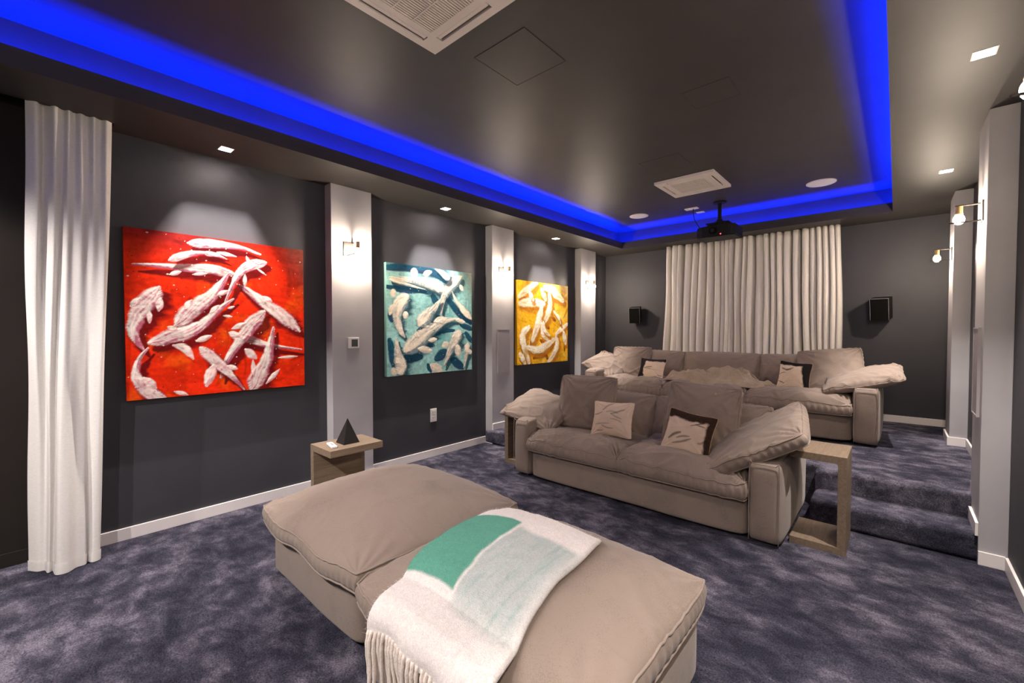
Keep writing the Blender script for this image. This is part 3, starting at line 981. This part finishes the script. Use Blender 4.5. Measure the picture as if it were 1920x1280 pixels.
PX, PY = 2.172, 5.68
t = thing('projector', 'black projector hanging from a ceiling pole before the curtains', 'projector', (PX, PY, 2.52))
H = ZC - 2.52
bm = bmesh.new()
cyl(bm, (0, 0, H - 0.008), 0.075, 0.016, 'Z', 32)
from_bm('ceiling_plate', bm, 'black', t)
bm = bmesh.new()
cyl(bm, (0, 0, H - 0.13), 0.022, 0.24, 'Z', 20)
from_bm('pole', bm, 'black', t)
bm = bmesh.new()
cyl(bm, (0, 0, 0.195), 0.06, 0.02, 'Z', 24)
cyl(bm, (0, 0, 0.215), 0.035, 0.04, 'Z', 24)
for a in (0.6, 2.2, 3.8, 5.4):
    bbox(bm, (0.13 * math.cos(a) - 0.012, 0.11 * math.sin(a) - 0.012, 0.13), (0.13 * math.cos(a) + 0.012, 0.11 * math.sin(a) + 0.012, 0.19))
bbox(bm, (-0.13, -0.1, 0.172), (0.13, 0.1, 0.186))
from_bm('bracket', bm, 'black', t)
bm = bmesh.new()
vs = [(-0.225, -0.14), (-0.14, -0.185), (0.16, -0.185), (0.225, -0.15), (0.225, 0.15), (-0.225, 0.15)]
f = bm.faces.new([bm.verts.new((x, y, 0)) for x, y in vs])
ex = bmesh.ops.extrude_face_region(bm, geom=[f])
for g in ex['geom']:
    if isinstance(g, bmesh.types.BMVert):
        g.co.z = 0.135
bmesh.ops.bevel(bm, geom=bm.edges[:], offset=0.012, segments=3, affect='EDGES')
bmesh.ops.recalc_face_normals(bm, faces=bm.faces[:])
from_bm('body', bm, 'black', t, smooth=False)
bm = bmesh.new()
cyl(bm, (-0.02, -0.19, 0.07), 0.042, 0.03, 'Y', 32)
cyl(bm, (-0.02, -0.205, 0.07), 0.034, 0.02, 'Y', 32, r2=0.03)
lens = from_bm('lens', bm, 'blackm', t)
bm = bmesh.new()
cyl(bm, (-0.02, -0.2155, 0.07), 0.022, 0.004, 'Y', 24)
from_bm('glass', bm, plain('lens_glass', (0.02, 0.02, 0.03, 1), 0.05), lens)
box('status_light', (0.062, -0.1895, 0.018), (0.070, -0.1845, 0.026), 'redled', t)
t = thing('ceiling_plate_socket', 'white ceiling plate with a black cable beside the projector', 'socket', (1.815, 5.735, ZC))
box('plate', (-0.08, -0.04, -0.012), (0.08, 0.04, 0), 'white', t, bev=0.003)
v, f = tube(catmull([(0.02, 0, -0.012), (0.02, 0.005, -0.07), (0.03, 0.05, -0.16), (0.10, 0.03, -0.27), (0.145, 0.02, -0.30)], 24), 0.005, 8)
mesh('cable', v, f, 'black', t, True)
t = thing('ceiling_blank_plate', 'small plain white ceiling plate between the cable plate and the curtains', 'plate', (1.842, 5.985, ZC))
box('plate', (-0.05, -0.035, -0.008), (0.05, 0.035, 0), 'white', t, bev=0.003)

def wall_speaker(x, y, z, rz, label):
    t = thing('wall_speaker', label, 'speaker', (x, YB, z), (0, 0, 0))
    d = YB - y
    box('wall_bracket', (-0.03, -0.012, -0.05), (0.03, 0, 0.05), 'black', t)
    bm = bmesh.new()
    cyl(bm, (0, -0.05, 0), 0.014, 0.09, 'Y', 16)
    from_bm('arm', bm, 'black', t)
    c = bpy.data.objects.new('cabinet', None)
    bm = bmesh.new()
    bbox(bm, (-0.085, -0.09, -0.125), (0.085, 0.09, 0.125), 0.004)
    c = from_bm('cabinet', bm, 'black', t)
    c.location = (0, -d, 0)
    c.rotation_euler = (R(10), 0, rz)
    box('front_grille', (-0.076, -0.096, -0.116), (0.076, -0.088, 0.116), 'blackm', c)
    boxes('edge_highlight', [((-0.085, -0.0925, 0.121), (0.085, -0.0895, 0.125)), ((0.082, -0.0925, -0.125), (0.085, -0.0895, 0.121)), ((-0.085, -0.0925, -0.125), (-0.082, -0.0895, 0.121))], 'grey', c)  # highlights along the cabinet edges, drawn as thin grey strips
wall_speaker(0.63, 6.60, 1.65, R(16), 'black box speaker on the back wall between yellow-painting corner and curtains')
wall_speaker(3.68, 6.60, 1.65, R(-10), 'black box speaker on the back wall between curtains and right-hand aisle')

# ------------------------------------------------------------------ curtains
def curtain(name, path_top, path_bot, z0, z1, mat, label, nz=40, bow=None, hem=0.1):
    T = np.asarray(path_top)
    B = np.asarray(path_bot)
    t = np.linspace(0, 1, nz) ** 1.0
    V = []
    for k in t:
        P = B * (1 - k) + T * k
        if bow is not None:
            P = P + bow(k, P)
        V.append(np.column_stack([P, np.full(len(P), z0 + (z1 - z0) * k)]))
    V = np.array(V)
    n = len(T)
    idx = np.arange(nz * n).reshape(nz, n)
    F = np.stack([idx[:-1, :-1], idx[:-1, 1:], idx[1:, 1:], idx[1:, :-1]], -1).reshape(-1, 4)
    c = V.reshape(-1, 3).mean(0)
    c[2] = z0
    th = thing(name, label, 'curtain', tuple(c))
    o = mesh('panel', V.reshape(-1, 3) - c, F, mat, th, True)
    sd = o.modifiers.new('thick', 'SOLIDIFY')
    sd.thickness = 0.0025
    # stitched hem band
    kk = max(2, int(nz * hem / (z1 - z0)) + 1)
    g = np.gradient(V[:kk], axis=1)
    nrm = np.stack([g[..., 1], -g[..., 0], np.zeros_like(g[..., 0])], -1)
    nrm /= np.linalg.norm(nrm, axis=-1)[..., None] + 1e-9
    HV = np.concatenate([V[:kk] + nrm * 0.004, (V[:kk] - nrm * 0.004)], 0).reshape(-1, 3) - c
    f1 = np.stack([idx[:kk - 1, :-1], idx[:kk - 1, 1:], idx[1:kk, 1:], idx[1:kk, :-1]], -1).reshape(-1, 4)
    mesh('hem', HV, np.vstack([f1, f1 + kk * n]), mat, th, True)
    return th

rng = np.random.RandomState(4)
def folds(n, count, amp, seed, jitter=0.35):
    r = np.random.RandomState(seed)
    w = 1 + jitter * (r.rand(count) * 2 - 1)
    edges = np.concatenate([[0], np.cumsum(w)]) / w.sum()
    am = amp * (0.65 + 0.7 * r.rand(count))
    t = np.linspace(0, 1, n)
    i = np.clip(np.searchsorted(edges, t, 'right') - 1, 0, count - 1)
    f = (t - edges[i]) / (edges[i + 1] - edges[i])
    s = np.sin(2 * np.pi * f)
    p_ = 0.35 + 0.9 * r.rand(count)[i]
    s = np.sign(s) * np.abs(s) ** p_
    return t, am[i] * s, f, i

n = 560
t_, off_t, f_, i_ = folds(n, 26, 0.056, 5, 0.6)
t2, off_b, f2, i2 = folds(n, 26, 0.070, 5, 0.6)
off_b = off_b + 0.015 * np.sin(t_ * 17 + 1)
xt = 1.135 + (3.275 - 1.135) * t_ + 0.016 * np.sin(2 * np.pi * f_ + 1.2)
xb = 1.075 + (3.345 - 1.075) * t_ + 0.022 * np.sin(2 * np.pi * f_ + 0.8) + 0.02 * np.sin(t_ * 23)
top = np.column_stack([xt, 6.60 + off_t])
bot = np.column_stack([xb, 6.60 + off_b])
curtain('back_curtain', top, bot, PZ + 0.005, ZS - 0.002, 'curtain2', 'floor-length ivory linen curtain hanging in folds on the back wall behind the long sofa', nz=36,
        bow=lambda k, P: np.column_stack([0.012 * np.sin(P[:, 0] * 9 + 5 * k) * np.sin(np.pi * k), 0.012 * np.sin(P[:, 0] * 14 + 7 * k) * np.sin(np.pi * k)]))

n = 260
pt = catmull([(0.150, 0.015), (0.178, 0.06), (0.12, 0.085), (0.185, 0.13), (0.150, 0.165), (0.172, 0.19), (0.145, 0.215), (0.172, 0.24), (0.145, 0.27), (0.175, 0.295), (0.150, 0.325), (0.172, 0.35), (0.150, 0.378)], n)
pb = catmull([(0.085, -0.02), (0.14, 0.015), (0.155, 0.045), (0.205, 0.055), (0.195, 0.075), (0.27, 0.085), (0.285, 0.125), (0.245, 0.165), (0.24, 0.20), (0.20, 0.215), (0.235, 0.235), (0.23, 0.262), (0.205, 0.27)], n)
curtain('side_curtain', pt, pb, 0.004, 2.80, 'curtain', 'white linen curtain bunched beside the red painting', nz=48,
        bow=lambda k, P: np.column_stack([0.02 * np.sin(np.pi * min(1, k * 1.1)) * np.sin(P[:, 1] * 20 + 3 * k), 0.006 * np.sin(P[:, 0] * 40 + 9 * k) * np.sin(np.pi * k)]))

# ------------------------------------------------------------------ sofas
def sofa(W, D, N, loc, label, seed, backs=None):
    t = thing('sofa', label, 'sofa', loc)
    aw = 0.205
    puffbox('base', (aw - 0.01, 0.0, 0.012), (W - aw + 0.01, D - 0.02, 0.285), 'taupe2', t, 0.03, 0.010, seed)
    for i, x in enumerate((0.0, W - aw)):
        puffbox('arm', (x, -0.005, 0.008), (x + aw, D, 0.548), 'taupe2', t, 0.045, 0.012, seed + i)
        # seam round the front face of the arm
        q = 0.018
        pts = [(x + q, -0.008, 0.03), (x + q, -0.008, 0.505), (x + 0.045, -0.008, 0.528), (x + aw - 0.045, -0.008, 0.528), (x + aw - q, -0.008, 0.505), (x + aw - q, -0.008, 0.03)]
        v, f = tube(catmull(pts, 40), 0.003, 5)
        mesh('arm_piping', v, f, 'pipe', t, True)
    puffbox('back_frame', (aw - 0.02, D - 0.20, 0.02), (W - aw + 0.02, D, 0.60), 'taupe2', t, 0.05, 0.012, seed + 3)
    for k in range(6):
        pass
    boxes('foot', [((x, y, 0), (x + 0.05, y + 0.05, 0.02)) for x in (0.06, W - 0.11) for y in (0.06, D - 0.12)], 'black', t)
    sw = (W - 2 * aw) / N
    for i in range(N):
        r = np.random.RandomState(seed + 40 + i)
        def df(P, r=seed + i):
            e = np.clip((-P[:, 1] - 0.22) / 0.2, 0, 1)
            P[:, 2] -= 0.018 * e ** 2
            sag = np.exp(-((P[:, 0]) ** 2 / 0.09 + (P[:, 1] - 0.02) ** 2 / 0.05))
            P[:, 2] -= 0.022 * sag * (P[:, 2] > 0)
            wv = fbm(P[:, 0] * 9 + 5, P[:, 1] * 5 + r, r, 3)
            P[:, 2] += 0.012 * wv * (P[:, 2] > 0) * np.clip(1.2 - np.abs(P[:, 0]) * 1.2, 0, 1)
            return P
        cushion('seat_cushion', sw + 0.015, 0.86, 0.130, 0.058, 0.048, 'taupe', t, (aw + sw * (i + 0.5), 0.385, 0.342), (0, 0, 0), seams=2, pr=0.003,
                n=100, a=4.5, b=0.6, wr=0.022, pk=0.008, pf=12, pl=0.14, cw=0.015, seed=seed + 60 + i, deform=df, corner=0.03)
    for i in range(N):
        x = aw + sw * (i + 0.5)
        rz = 0.02 * ((i * 37 + seed) % 5 - 2)
        cushion('back_cushion', sw + 0.02, 0.46, 0.13, 0.10, 0.025, 'taupe', t, (x, D - 0.31, 0.565), (R(76), 0, rz), seams=1, pr=0.003,
                n=60, a=3.4, b=0.55, wr=0.012, pk=0.004, pf=15, cw=0.007, seed=seed + 80 + i, corner=0.04)
    return t

S1 = (1.045, 3.13, 0.0)
sofa(2.255, 1.02, 2, S1, 'taupe two-seat sofa standing on the lower floor', 100)
S2 = (0.60, 5.11, PZ)
sofa(3.12, 1.04, 3, S2, 'long taupe three-seat sofa on the raised platform before the curtains', 200)

# ------------------------------------------------------------------ loose sofa cushions
def bend(kx, ky=0.0):
    def f(P):
        P[:, 2] -= kx * P[:, 0] ** 2 + ky * P[:, 1] ** 2
        return P
    return f
def pose(loc, right, upv):
    """rotation from the in-plane right vector and in-plane up vector of a cushion (its face normal is right x up)"""
    r_ = Vector(right).normalized()
    u_ = Vector(upv)
    u_ = (u_ - r_ * u_.dot(r_)).normalized()
    n_ = r_.cross(u_)
    return Matrix(((r_.x, u_.x, n_.x), (r_.y, u_.y, n_.y), (r_.z, u_.z, n_.z))).to_euler()

def loose(name, wd, dp, h, mat, loc, right, upv, label, seed, g=0.012, seams=1, a=2.4, b=0.6, pinch=0.03, wr=0.014, **kw):
    o = cushion(name, wd, dp, h / 2, h / 2, g, mat, None, loc, tuple(pose(loc, right, upv)), seams=seams, label=label, cat='cushion',
                n=kw.pop('n', 80), a=a, b=b, pinch=pinch, wr=wr, seed=seed, pf=kw.pop('pf', 14), pk=kw.pop('pk', 0.0035), **kw)
    return o

# front sofa
loose('sofa_pillow', 0.60, 0.52, 0.17, 'taupe', (1.565, 3.615, 0.690), (1, 0.06, 0.012), (0.05, 0.30, 1), 'flat upright taupe pillow behind the pale cream printed cushion on the front sofa', 301, wr=0.008)
loose('sofa_pillow', 0.62, 0.60, 0.20, 'taupe', (1.085, 3.50, 0.600), (1, 0.10, -0.20), (0.0, 1, 0.30), 'slouched taupe pillow flopped over the front sofa arm by the teal painting', 302, deform=bend(0.28), pinch=0.05, wr=0.022)
loose('sofa_pillow', 0.56, 0.56, 0.17, 'taupe', (2.640, 3.625, 0.675), (1, 0.05, -0.05), (0.14, 0.32, 1), 'upright taupe pillow leaning behind the dark-topped printed cushion on the front sofa', 303, wr=0.008)
loose('sofa_pillow', 0.68, 0.66, 0.15, 'taupe', (3.075, 3.475, 0.605), (1, 0.05, 0.60), (-0.1, 1, 0.22), 'plump boxed taupe cushion tilted up over the front sofa arm by the oak table', 304, g=0.034, seams=2, a=3.2, b=0.55, pinch=0.0, wr=0.014, pk=0.0045, pf=13)
# back sofa
loose('sofa_pillow', 0.55, 0.52, 0.16, 'taupe', (0.735, 5.52, 0.895), (1, -0.05, -0.45), (0.1, 1, 0.40), 'creased taupe pillow tilted over the long sofa arm by the yellow painting', 305, wr=0.024, pinch=0.06)
loose('sofa_pillow', 0.54, 0.46, 0.17, 'taupe', (1.020, 5.66, 0.945), (1, 0.10, 0.0), (-0.18, 0.40, 1), 'taupe pillow standing next to the long sofa arm by the yellow painting', 306, wr=0.018)
loose('sofa_pillow', 0.56, 0.50, 0.17, 'taupe', (3.300, 5.66, 0.965), (1, 0.10, 0.10), (0.22, 0.50, 0.9), 'taupe pillow leaning behind the cushion with the dark printed edge on the long sofa', 307, wr=0.012)
loose('sofa_pillow', 0.62, 0.58, 0.17, 'taupe', (3.575, 5.44, 0.915), (1, 0.0, 0.28), (0.0, 1, 0.18), 'creased taupe pillow flopped over the long sofa arm by the aisle', 308, wr=0.026, pinch=0.05, pk=0.005, pf=14)

# printed cushions: plain ink-wash prints
INK, CRM, BRN = lin((58, 48, 44)), lin((214, 194, 172)), lin((52, 36, 28))
class Print:
    def __init__(s, fn, edge):
        s.fn, s.edge = fn, edge
    def __call__(s, U, V, top):
        if not top:
            return np.tile(lin((196, 170, 145)), (*U.shape, 1)) * np.ones((*U.shape, 3))
        return np.clip(s.fn(U, V), 0, 1)
def ink(U, V, C, pts, wid, col, soft=2.2, op=0.9):
    q, _, _ = dist_stroke(U, V, pts, wid, 'brush')
    k = (np.clip((1.1 - q + 0.2 * fbm(U * 6, V * 6, 5)) * soft, 0, 1) * op)[..., None]
    return C * (1 - k) + np.asarray(col) * k
def base_c(U, V, sd):
    return CRM * (1 + 0.06 * fbm(U * 3, V * 3, sd))[..., None]
def washes(U, V, C, seed, n, col, lo=0.05, hi=0.16, box=(-0.8, 0.8, -0.8, 0.8)):
    r_ = np.random.RandomState(seed)
    for _ in range(n):
        x, y = r_.uniform(box[0], box[1]), r_.uniform(box[2], box[3])
        an = r_.uniform(-0.5, 0.9)
        l_ = r_.uniform(0.15, 0.4)
        p = [(x - l_ * math.cos(an), y - l_ * math.sin(an)), (x, y + r_.uniform(-0.08, 0.08)), (x + l_ * math.cos(an), y + l_ * math.sin(an))]
        C = ink(U, V, C, p, r_.uniform(lo, hi), col, 1.6, r_.uniform(0.3, 0.8))
    return C
def pr1(U, V):
    return washes(U, V, base_c(U, V, 1), 3, 9, INK)
def pr2(U, V):
    C = washes(U, V, base_c(U, V, 2), 6, 9, INK)
    k = np.clip((V - 0.50 + 0.12 * fbm(U * 3, V * 3, 8)) * 12, 0, 1)
    k = np.maximum(k, np.clip((U - 0.70 + 0.1 * fbm(U * 3, V * 3, 9)) * 12, 0, 1))
    dark = BRN * (1 + 0.9 * np.clip(fbm(U * 11, V * 11, 10), 0, 1))[..., None]
    return C * (1 - k[..., None]) + dark * k[..., None]
def pr3(U, V):
    C = washes(U, V, base_c(U, V, 3) * 1.12, 8, 6, INK)
    k = np.maximum(np.clip((-U - 0.45 + 0.15 * fbm(U * 3, V * 3, 12)) * 10, 0, 1), np.clip((V - 0.6 + 0.15 * fbm(U * 3, V * 3, 13)) * 10, 0, 1))[..., None]
    return C * (1 - k) + lin((38, 32, 34)) * k
def pr4(U, V):
    C = washes(U, V, base_c(U, V, 4), 12, 7, INK)
    k = np.maximum(np.clip((V - 0.62 + 0.1 * fbm(U * 3, V * 3, 14)) * 12, 0, 1), np.clip((U - 0.42 + 0.15 * V + 0.1 * fbm(U * 3, V * 3, 15)) * 10, 0, 1))[..., None]
    return C * (1 - k) + lin((30, 26, 26)) * k
EDG = tuple(float(x) for x in lin((200, 172, 144)))
def printed(wd, dp, loc, right, upv, fn, label, seed):
    return loose('printed_cushion', wd, dp, 0.115, 'print', loc, right, upv, label, seed, g=0.004, seams=0, a=2.0, b=0.7, pinch=0.10, wr=0.004, pk=0.0015, cw=0.0015, n=110, colfn=Print(fn, EDG), bulge=0.004)
printed(0.40, 0.32, (1.945, 3.44, 0.605), (1, 0.03, 0.05), (0.02, 0.36, 1), pr1, 'small pale cream cushion with sparse dark printed marks on the front sofa', 311)
printed(0.37, 0.34, (2.618, 3.42, 0.590), (1, 0.05, -0.14), (0.14, 0.40, 1), pr2, 'small printed cushion with mottled dark brown top on the front sofa', 312)
printed(0.36, 0.30, (1.405, 5.49, 0.885), (1, -0.02, -0.02), (-0.25, 0.45, 1), pr3, 'small printed cushion with pale middle and black surround on the long sofa', 313)
printed(0.30, 0.32, (3.005, 5.47, 0.905), (1, 0.10, -0.10), (0.35, 0.42, 1), pr4, 'small printed cushion with black side and cream edge on the long sofa', 314)

# ------------------------------------------------------------------ ottomans
NN = 120
def ottoman(x0, y0, wx, dy, label, seed, ovh=0.085):
    t = thing('ottoman', label, 'ottoman', (x0, y0, 0))
    puffbox('base', (0, 0, 0.012), (wx, dy, 0.285), 'taupe2', t, 0.03, 0.010, seed)
    boxes('foot', [((x, y, 0), (x + 0.05, y + 0.05, 0.02)) for x in (0.06, wx - 0.11) for y in (0.06, dy - 0.11)], 'black', t)
    def df(P):
        P[:, 2] += 0.012 * fbm(P[:, 0] * 2.5, P[:, 1] * 2.5, seed, 2) * (P[:, 2] > 0)
        # front edge droops in scallops over the base
        e = np.clip((-P[:, 1] - (dy / 2 - 0.12)) / 0.14, 0, 1)
        P[:, 2] -= 0.014 * e * (1 + np.sin(P[:, 0] * 13 + seed))
        return P
    c = cushion('top_cushion', wx + ovh, dy + ovh, 0.178, 0.055, 0.038, 'taupe', t, (wx / 2, dy / 2, 0.340), seams=2, pr=0.0048,
                n=NN, a=2.6, b=0.72, wr=0.008, pk=0.0045, pf=14, pl=0.07, cw=0.004, seed=seed, deform=df, corner=0.035, bulge=0.012)
    return t, c
ottoman(1.135, 0.915, 1.0, 0.96, 'square taupe ottoman with bare cushion top beside the oak table', 401)
OX, OY, OW, OD = 2.218, 0.872, 1.03, 0.915
OT, OC = ottoman(OX, OY, OW, OD, 'square taupe ottoman carrying the cream and green wool throw', 402, 0.045)

# height of the right ottoman cushion, sampled from its own mesh
oc_off = np.array([OX + OW / 2, OY + OD / 2, 0.340])
co = np.empty(len(OC.data.vertices) * 3)
OC.data.vertices.foreach_get('co', co)
ctop = co.reshape(-1, 3)[:NN * NN] + oc_off
gx, gy, gz = (ctop[:, k].reshape(NN, NN) for k in range(3))
def hcush(x, y):
    x, y = np.asarray(x, float), np.asarray(y, float)
    u = np.interp(x, gx[:, NN // 2], np.arange(NN))
    v = np.interp(y, gy[NN // 2, :], np.arange(NN))
    i, j = np.clip(u.astype(int), 0, NN - 2), np.clip(v.astype(int), 0, NN - 2)
    a, b = u - i, v - j
    return gz[i, j] * (1 - a) * (1 - b) + gz[i + 1, j] * a * (1 - b) + gz[i, j + 1] * (1 - a) * b + gz[i + 1, j + 1] * a * b
yfr = float(gy.min()) + 0.004

# ------------------------------------------------------------------ wool throw on the ottoman
ns, nt_ = 260, 160
s = np.linspace(0, 1, ns)          # along the length, back edge -> hanging end
q = np.linspace(0, 1, nt_)         # across, left -> right
S, Q = np.meshgrid(s, q, indexing='ij')
LEN = 0.90
back = 1.575
dist = S * LEN
xl = 2.255 + 0.235 * S + 0.012 * np.sin(S * 9)
xr = 2.915 + 0.135 * S + 0.010 * np.sin(S * 7 + 1)
X = xl + (xr - xl) * Q
backv = back + 0.012 * np.sin(Q * 5)
ontop = backv - (yfr - 0.03)
Y = np.where(dist < ontop, backv - dist, yfr - 0.03)
ov = np.clip(dist - ontop, 0, None)
hz = hcush(X, np.maximum(Y, yfr + 0.075))
Zt = hz + 0.030
rr = 0.07
ang = np.clip(ov / rr, 0, np.pi / 2)
Yo = yfr - 0.03 - rr * np.sin(ang) - 0.012 * np.sin(X * 30 + 2) * np.clip(ov * 4, 0, 1)
Zo = Zt - rr * (1 - np.cos(ang)) - np.clip(ov - rr * np.pi / 2, 0, None)
Y = np.where(ov > 0, Yo, Y)
Zt = np.where(ov > 0, Zo, Zt)
Zt = Zt + 0.004 * fbm(X * 9, Y * 9, 77, 3)
TV = np.stack([X, Y, Zt], -1)
edge = np.minimum(np.minimum(Q, 1 - Q) * 0.6, S * LEN)
TV[..., 2] -= 0.012 * np.clip(1 - edge / 0.015, 0, 1) ** 2
wob = 0.012 * fbm(X * 14, S * 14, 78, 3)
C = np.ones((*S.shape, 3)) * lin((242, 236, 231))
def blk(mask, col, op=1.0):
    global C
    k = (np.clip(mask, 0, 1) * op)[..., None]
    C = C * (1 - k) + lin(col) * k
sm = lambda e, x: np.clip((x) / e, 0, 1)
s1 = S + wob
q1 = Q + wob
blk(sm(0.012, s1 - 0.165) * sm(0.012, 0.70 - s1) * sm(0.02, 0.47 - q1), (104, 170, 150))
pale = sm(0.03, s1 - 0.19) * sm(0.10, 0.77 - s1) * sm(0.02, q1 - 0.47) * sm(0.10, 1.02 - q1)
blk(pale, (190, 200, 197), 0.85)
streak = np.clip(fbm(X * 60, S * 8, 80, 3) * 1.5, 0, 1)
blk(pale * streak, (150, 188, 180), 0.45)
C = np.clip(C * (1 + 0.10 * fbm(X * 130, S * 110, 83, 3))[..., None], 0, 1)
idx = np.arange(ns * nt_).reshape(ns, nt_)
F = np.stack([idx[:-1, :-1], idx[1:, :-1], idx[1:, 1:], idx[:-1, 1:]], -1).reshape(-1, 4)
org = np.array([2.62, 1.2, 0.5])
TH = thing('wool_throw', 'fringed cream wool throw with green block laid over the ottoman', 'throw', tuple(org))
o = mesh('cloth', TV.reshape(-1, 3) - org, F, 'wool', TH, True, col=C.reshape(-1, 3))
md = o.modifiers.new('thick', 'SOLIDIFY')
md.thickness = 0.018
md.offset = -1
r = np.random.RandomState(9)
endrow = TV[-1]
for k in range(30):
    i = int((k + 0.5) / 30 * (nt_ - 1))
    p = endrow[i]
    ln = 0.19 + 0.05 * r.rand()
    sx, sy = 0.02 * (r.rand() - 0.5), 0.02 * (r.rand() - 0.5)
    zend = max(0.006, p[2] - ln)
    pts = catmull([p + (0, 0, 0.02), p + (sx * 0.4, -0.006 + sy * 0.3, -0.03), p + (sx + 0.008 * math.sin(k), sy, -ln * 0.6), np.array([p[0] + sx * 1.6, p[1] + sy * 1.4, zend])], 14)
    v, f = tube(pts - org, 0.0075, 7, rfun=np.interp(np.linspace(0, 1, 14), [0, 0.2, 0.85, 1], [0.8, 1.0, 0.85, 0.5]) * (1 + 0.12 * np.sin(np.arange(14) * 2.3 + k)))
    mesh('tassel', v, f, 'fringe', TH, True)

# loose fibres standing off the brushed wool
r = np.random.RandomState(17)
nf = 14000
fi = r.randint(2, ns - 2, nf)
fj = r.randint(0, nt_, nf)
fp = TV[fi, fj] + (r.rand(nf, 3) - 0.5) * 0.008
fd = (r.rand(nf, 3) - 0.5) * np.array([0.03, 0.03, 0.0]) + np.array([0, 0, 0.006]) * r.rand(nf, 1)
fd[:, 1] -= 0.004
sdv = np.cross(fd, np.array([0.3, 0.2, 1.0]))
sdv /= np.linalg.norm(sdv, axis=1)[:, None] + 1e-9
FV = np.stack([fp - sdv * 0.0004, fp + sdv * 0.0004, fp + fd + np.array([0, 0, 0.003])], 1).reshape(-1, 3)
FC = np.repeat(C[fi, fj], 3, axis=0)
mesh('fuzz', FV - org, np.arange(nf * 3).reshape(-1, 3), 'wool', TH, True, col=FC, kind='stuff')

# ------------------------------------------------------------------ knitted throw on the long sofa
ns, nt_ = 90, 60
A_, B_ = np.meshgrid(np.linspace(-1, 1, ns), np.linspace(-1, 1, nt_), indexing='ij')
rad = 1 + 0.16 * np.sin(A_ * 4 + 1) * np.abs(B_)
X = 2.24 + 0.56 * A_ + 0.05 * B_ + 0.03 * np.sin(B_ * 5)
Y = 5.43 + 0.19 * B_ * rad + 0.04 * np.sin(A_ * 6)
seat = PZ + 0.448 - 0.05 * np.clip((5.30 - Y) / 0.15, 0, 1) ** 2
edge = np.clip(np.minimum((1 - np.abs(A_)) * 6, (1 - np.abs(B_)) * 4), 0, 1)
r1 = 1 - np.abs(vnoise(A_ * 2.2 + B_ * 1.4, B_ * 1.6 - A_ * 1.2, 91))
r2 = 1 - np.abs(vnoise(A_ * 4.3 - B_ * 1.7 + 4, B_ * 2.4 + A_ * 1.5, 92))
fold = 0.105 * r1 ** 3 + 0.05 * r2 ** 2 + 0.02 * fbm(A_ * 5, B_ * 5, 93)
mound = 0.075 * np.exp(-((A_ - 0.1) ** 2 / 0.16 + (B_ - 0.35) ** 2 / 0.4))
Z = seat + 0.012 + edge * (fold + mound)
TV = np.stack([X, Y, Z], -1)
idx = np.arange(ns * nt_).reshape(ns, nt_)
F = np.stack([idx[:-1, :-1], idx[1:, :-1], idx[1:, 1:], idx[:-1, 1:]], -1).reshape(-1, 4)
org = np.array([2.24, 5.43, PZ + 0.44])
kt = mesh('knitted_throw', TV.reshape(-1, 3) - org, F, 'knit', None, True, loc=tuple(org), label='crumpled beige knitted throw on the middle seat of the long sofa', cat='throw')
md = kt.modifiers.new('thick', 'SOLIDIFY')
md.thickness = 0.012
md.offset = -1
sb = kt.modifiers.new('soft', 'SUBSURF')
sb.levels = sb.render_levels = 1

# ------------------------------------------------------------------ oak C tables
def ctable(loc, rz, label):
    """opening faces local +x; outer upright at local x=0"""
    t = thing('side_table', label, 'side table', loc, (0, 0, rz))
    w_, d_, h_, k = 0.295, 0.38, 0.612, 0.045
    box('top', (0, -d_ / 2, h_ - k), (w_, d_ / 2, h_), 'oak', t, bev=0.0015)
    box('upright', (0, -d_ / 2, k), (k, d_ / 2, h_ - k), 'oak', t, bev=0.0015)
    box('foot_board', (0, -d_ / 2, 0), (w_, d_ / 2, k), 'oak', t, bev=0.0015)
    return t
ctable((3.605, 3.505, 0), math.pi, 'pale oak C-shaped side table standing by the carpeted steps')
ctable((0.735, 3.535, 0), 0, 'pale oak C-shaped side table tucked beside the sofa arm near the teal painting')
ctable((0.815, 1.472, 0), 0, 'pale oak C-shaped side table holding the black pyramid and remote')
bm = bmesh.new()
b = 0.058
pv = [bm.verts.new(p) for p in [(-b, -b, 0), (b, -b, 0), (b, b, 0), (-b, b, 0), (0, 0, 0.172)]]
for f in [(3, 2, 1, 0), (0, 1, 4), (1, 2, 4), (2, 3, 4), (3, 0, 4)]:
    bm.faces.new([pv[i] for i in f])
bmesh.ops.bevel(bm, geom=bm.edges[:], offset=0.0012, segments=2, affect='EDGES')
from_bm('pyramid_ornament', bm, 'pyramid', loc=(0.965, 1.475, 0.612), label='black wooden pyramid ornament on the oak table', cat='ornament')
t = thing('remote_control', 'small white remote control on the oak table', 'remote', (0.985, 1.352, 0.612), (0, 0, R(-12)))
box('body', (-0.07, -0.020, 0), (0.07, 0.020, 0.014), 'white', t, bev=0.005, seg=3)
for i in range(3):
    box('button', (-0.03 + i * 0.022, -0.008, 0.0135), (-0.018 + i * 0.022, 0.008, 0.0155), 'grey', t, bev=0.001)
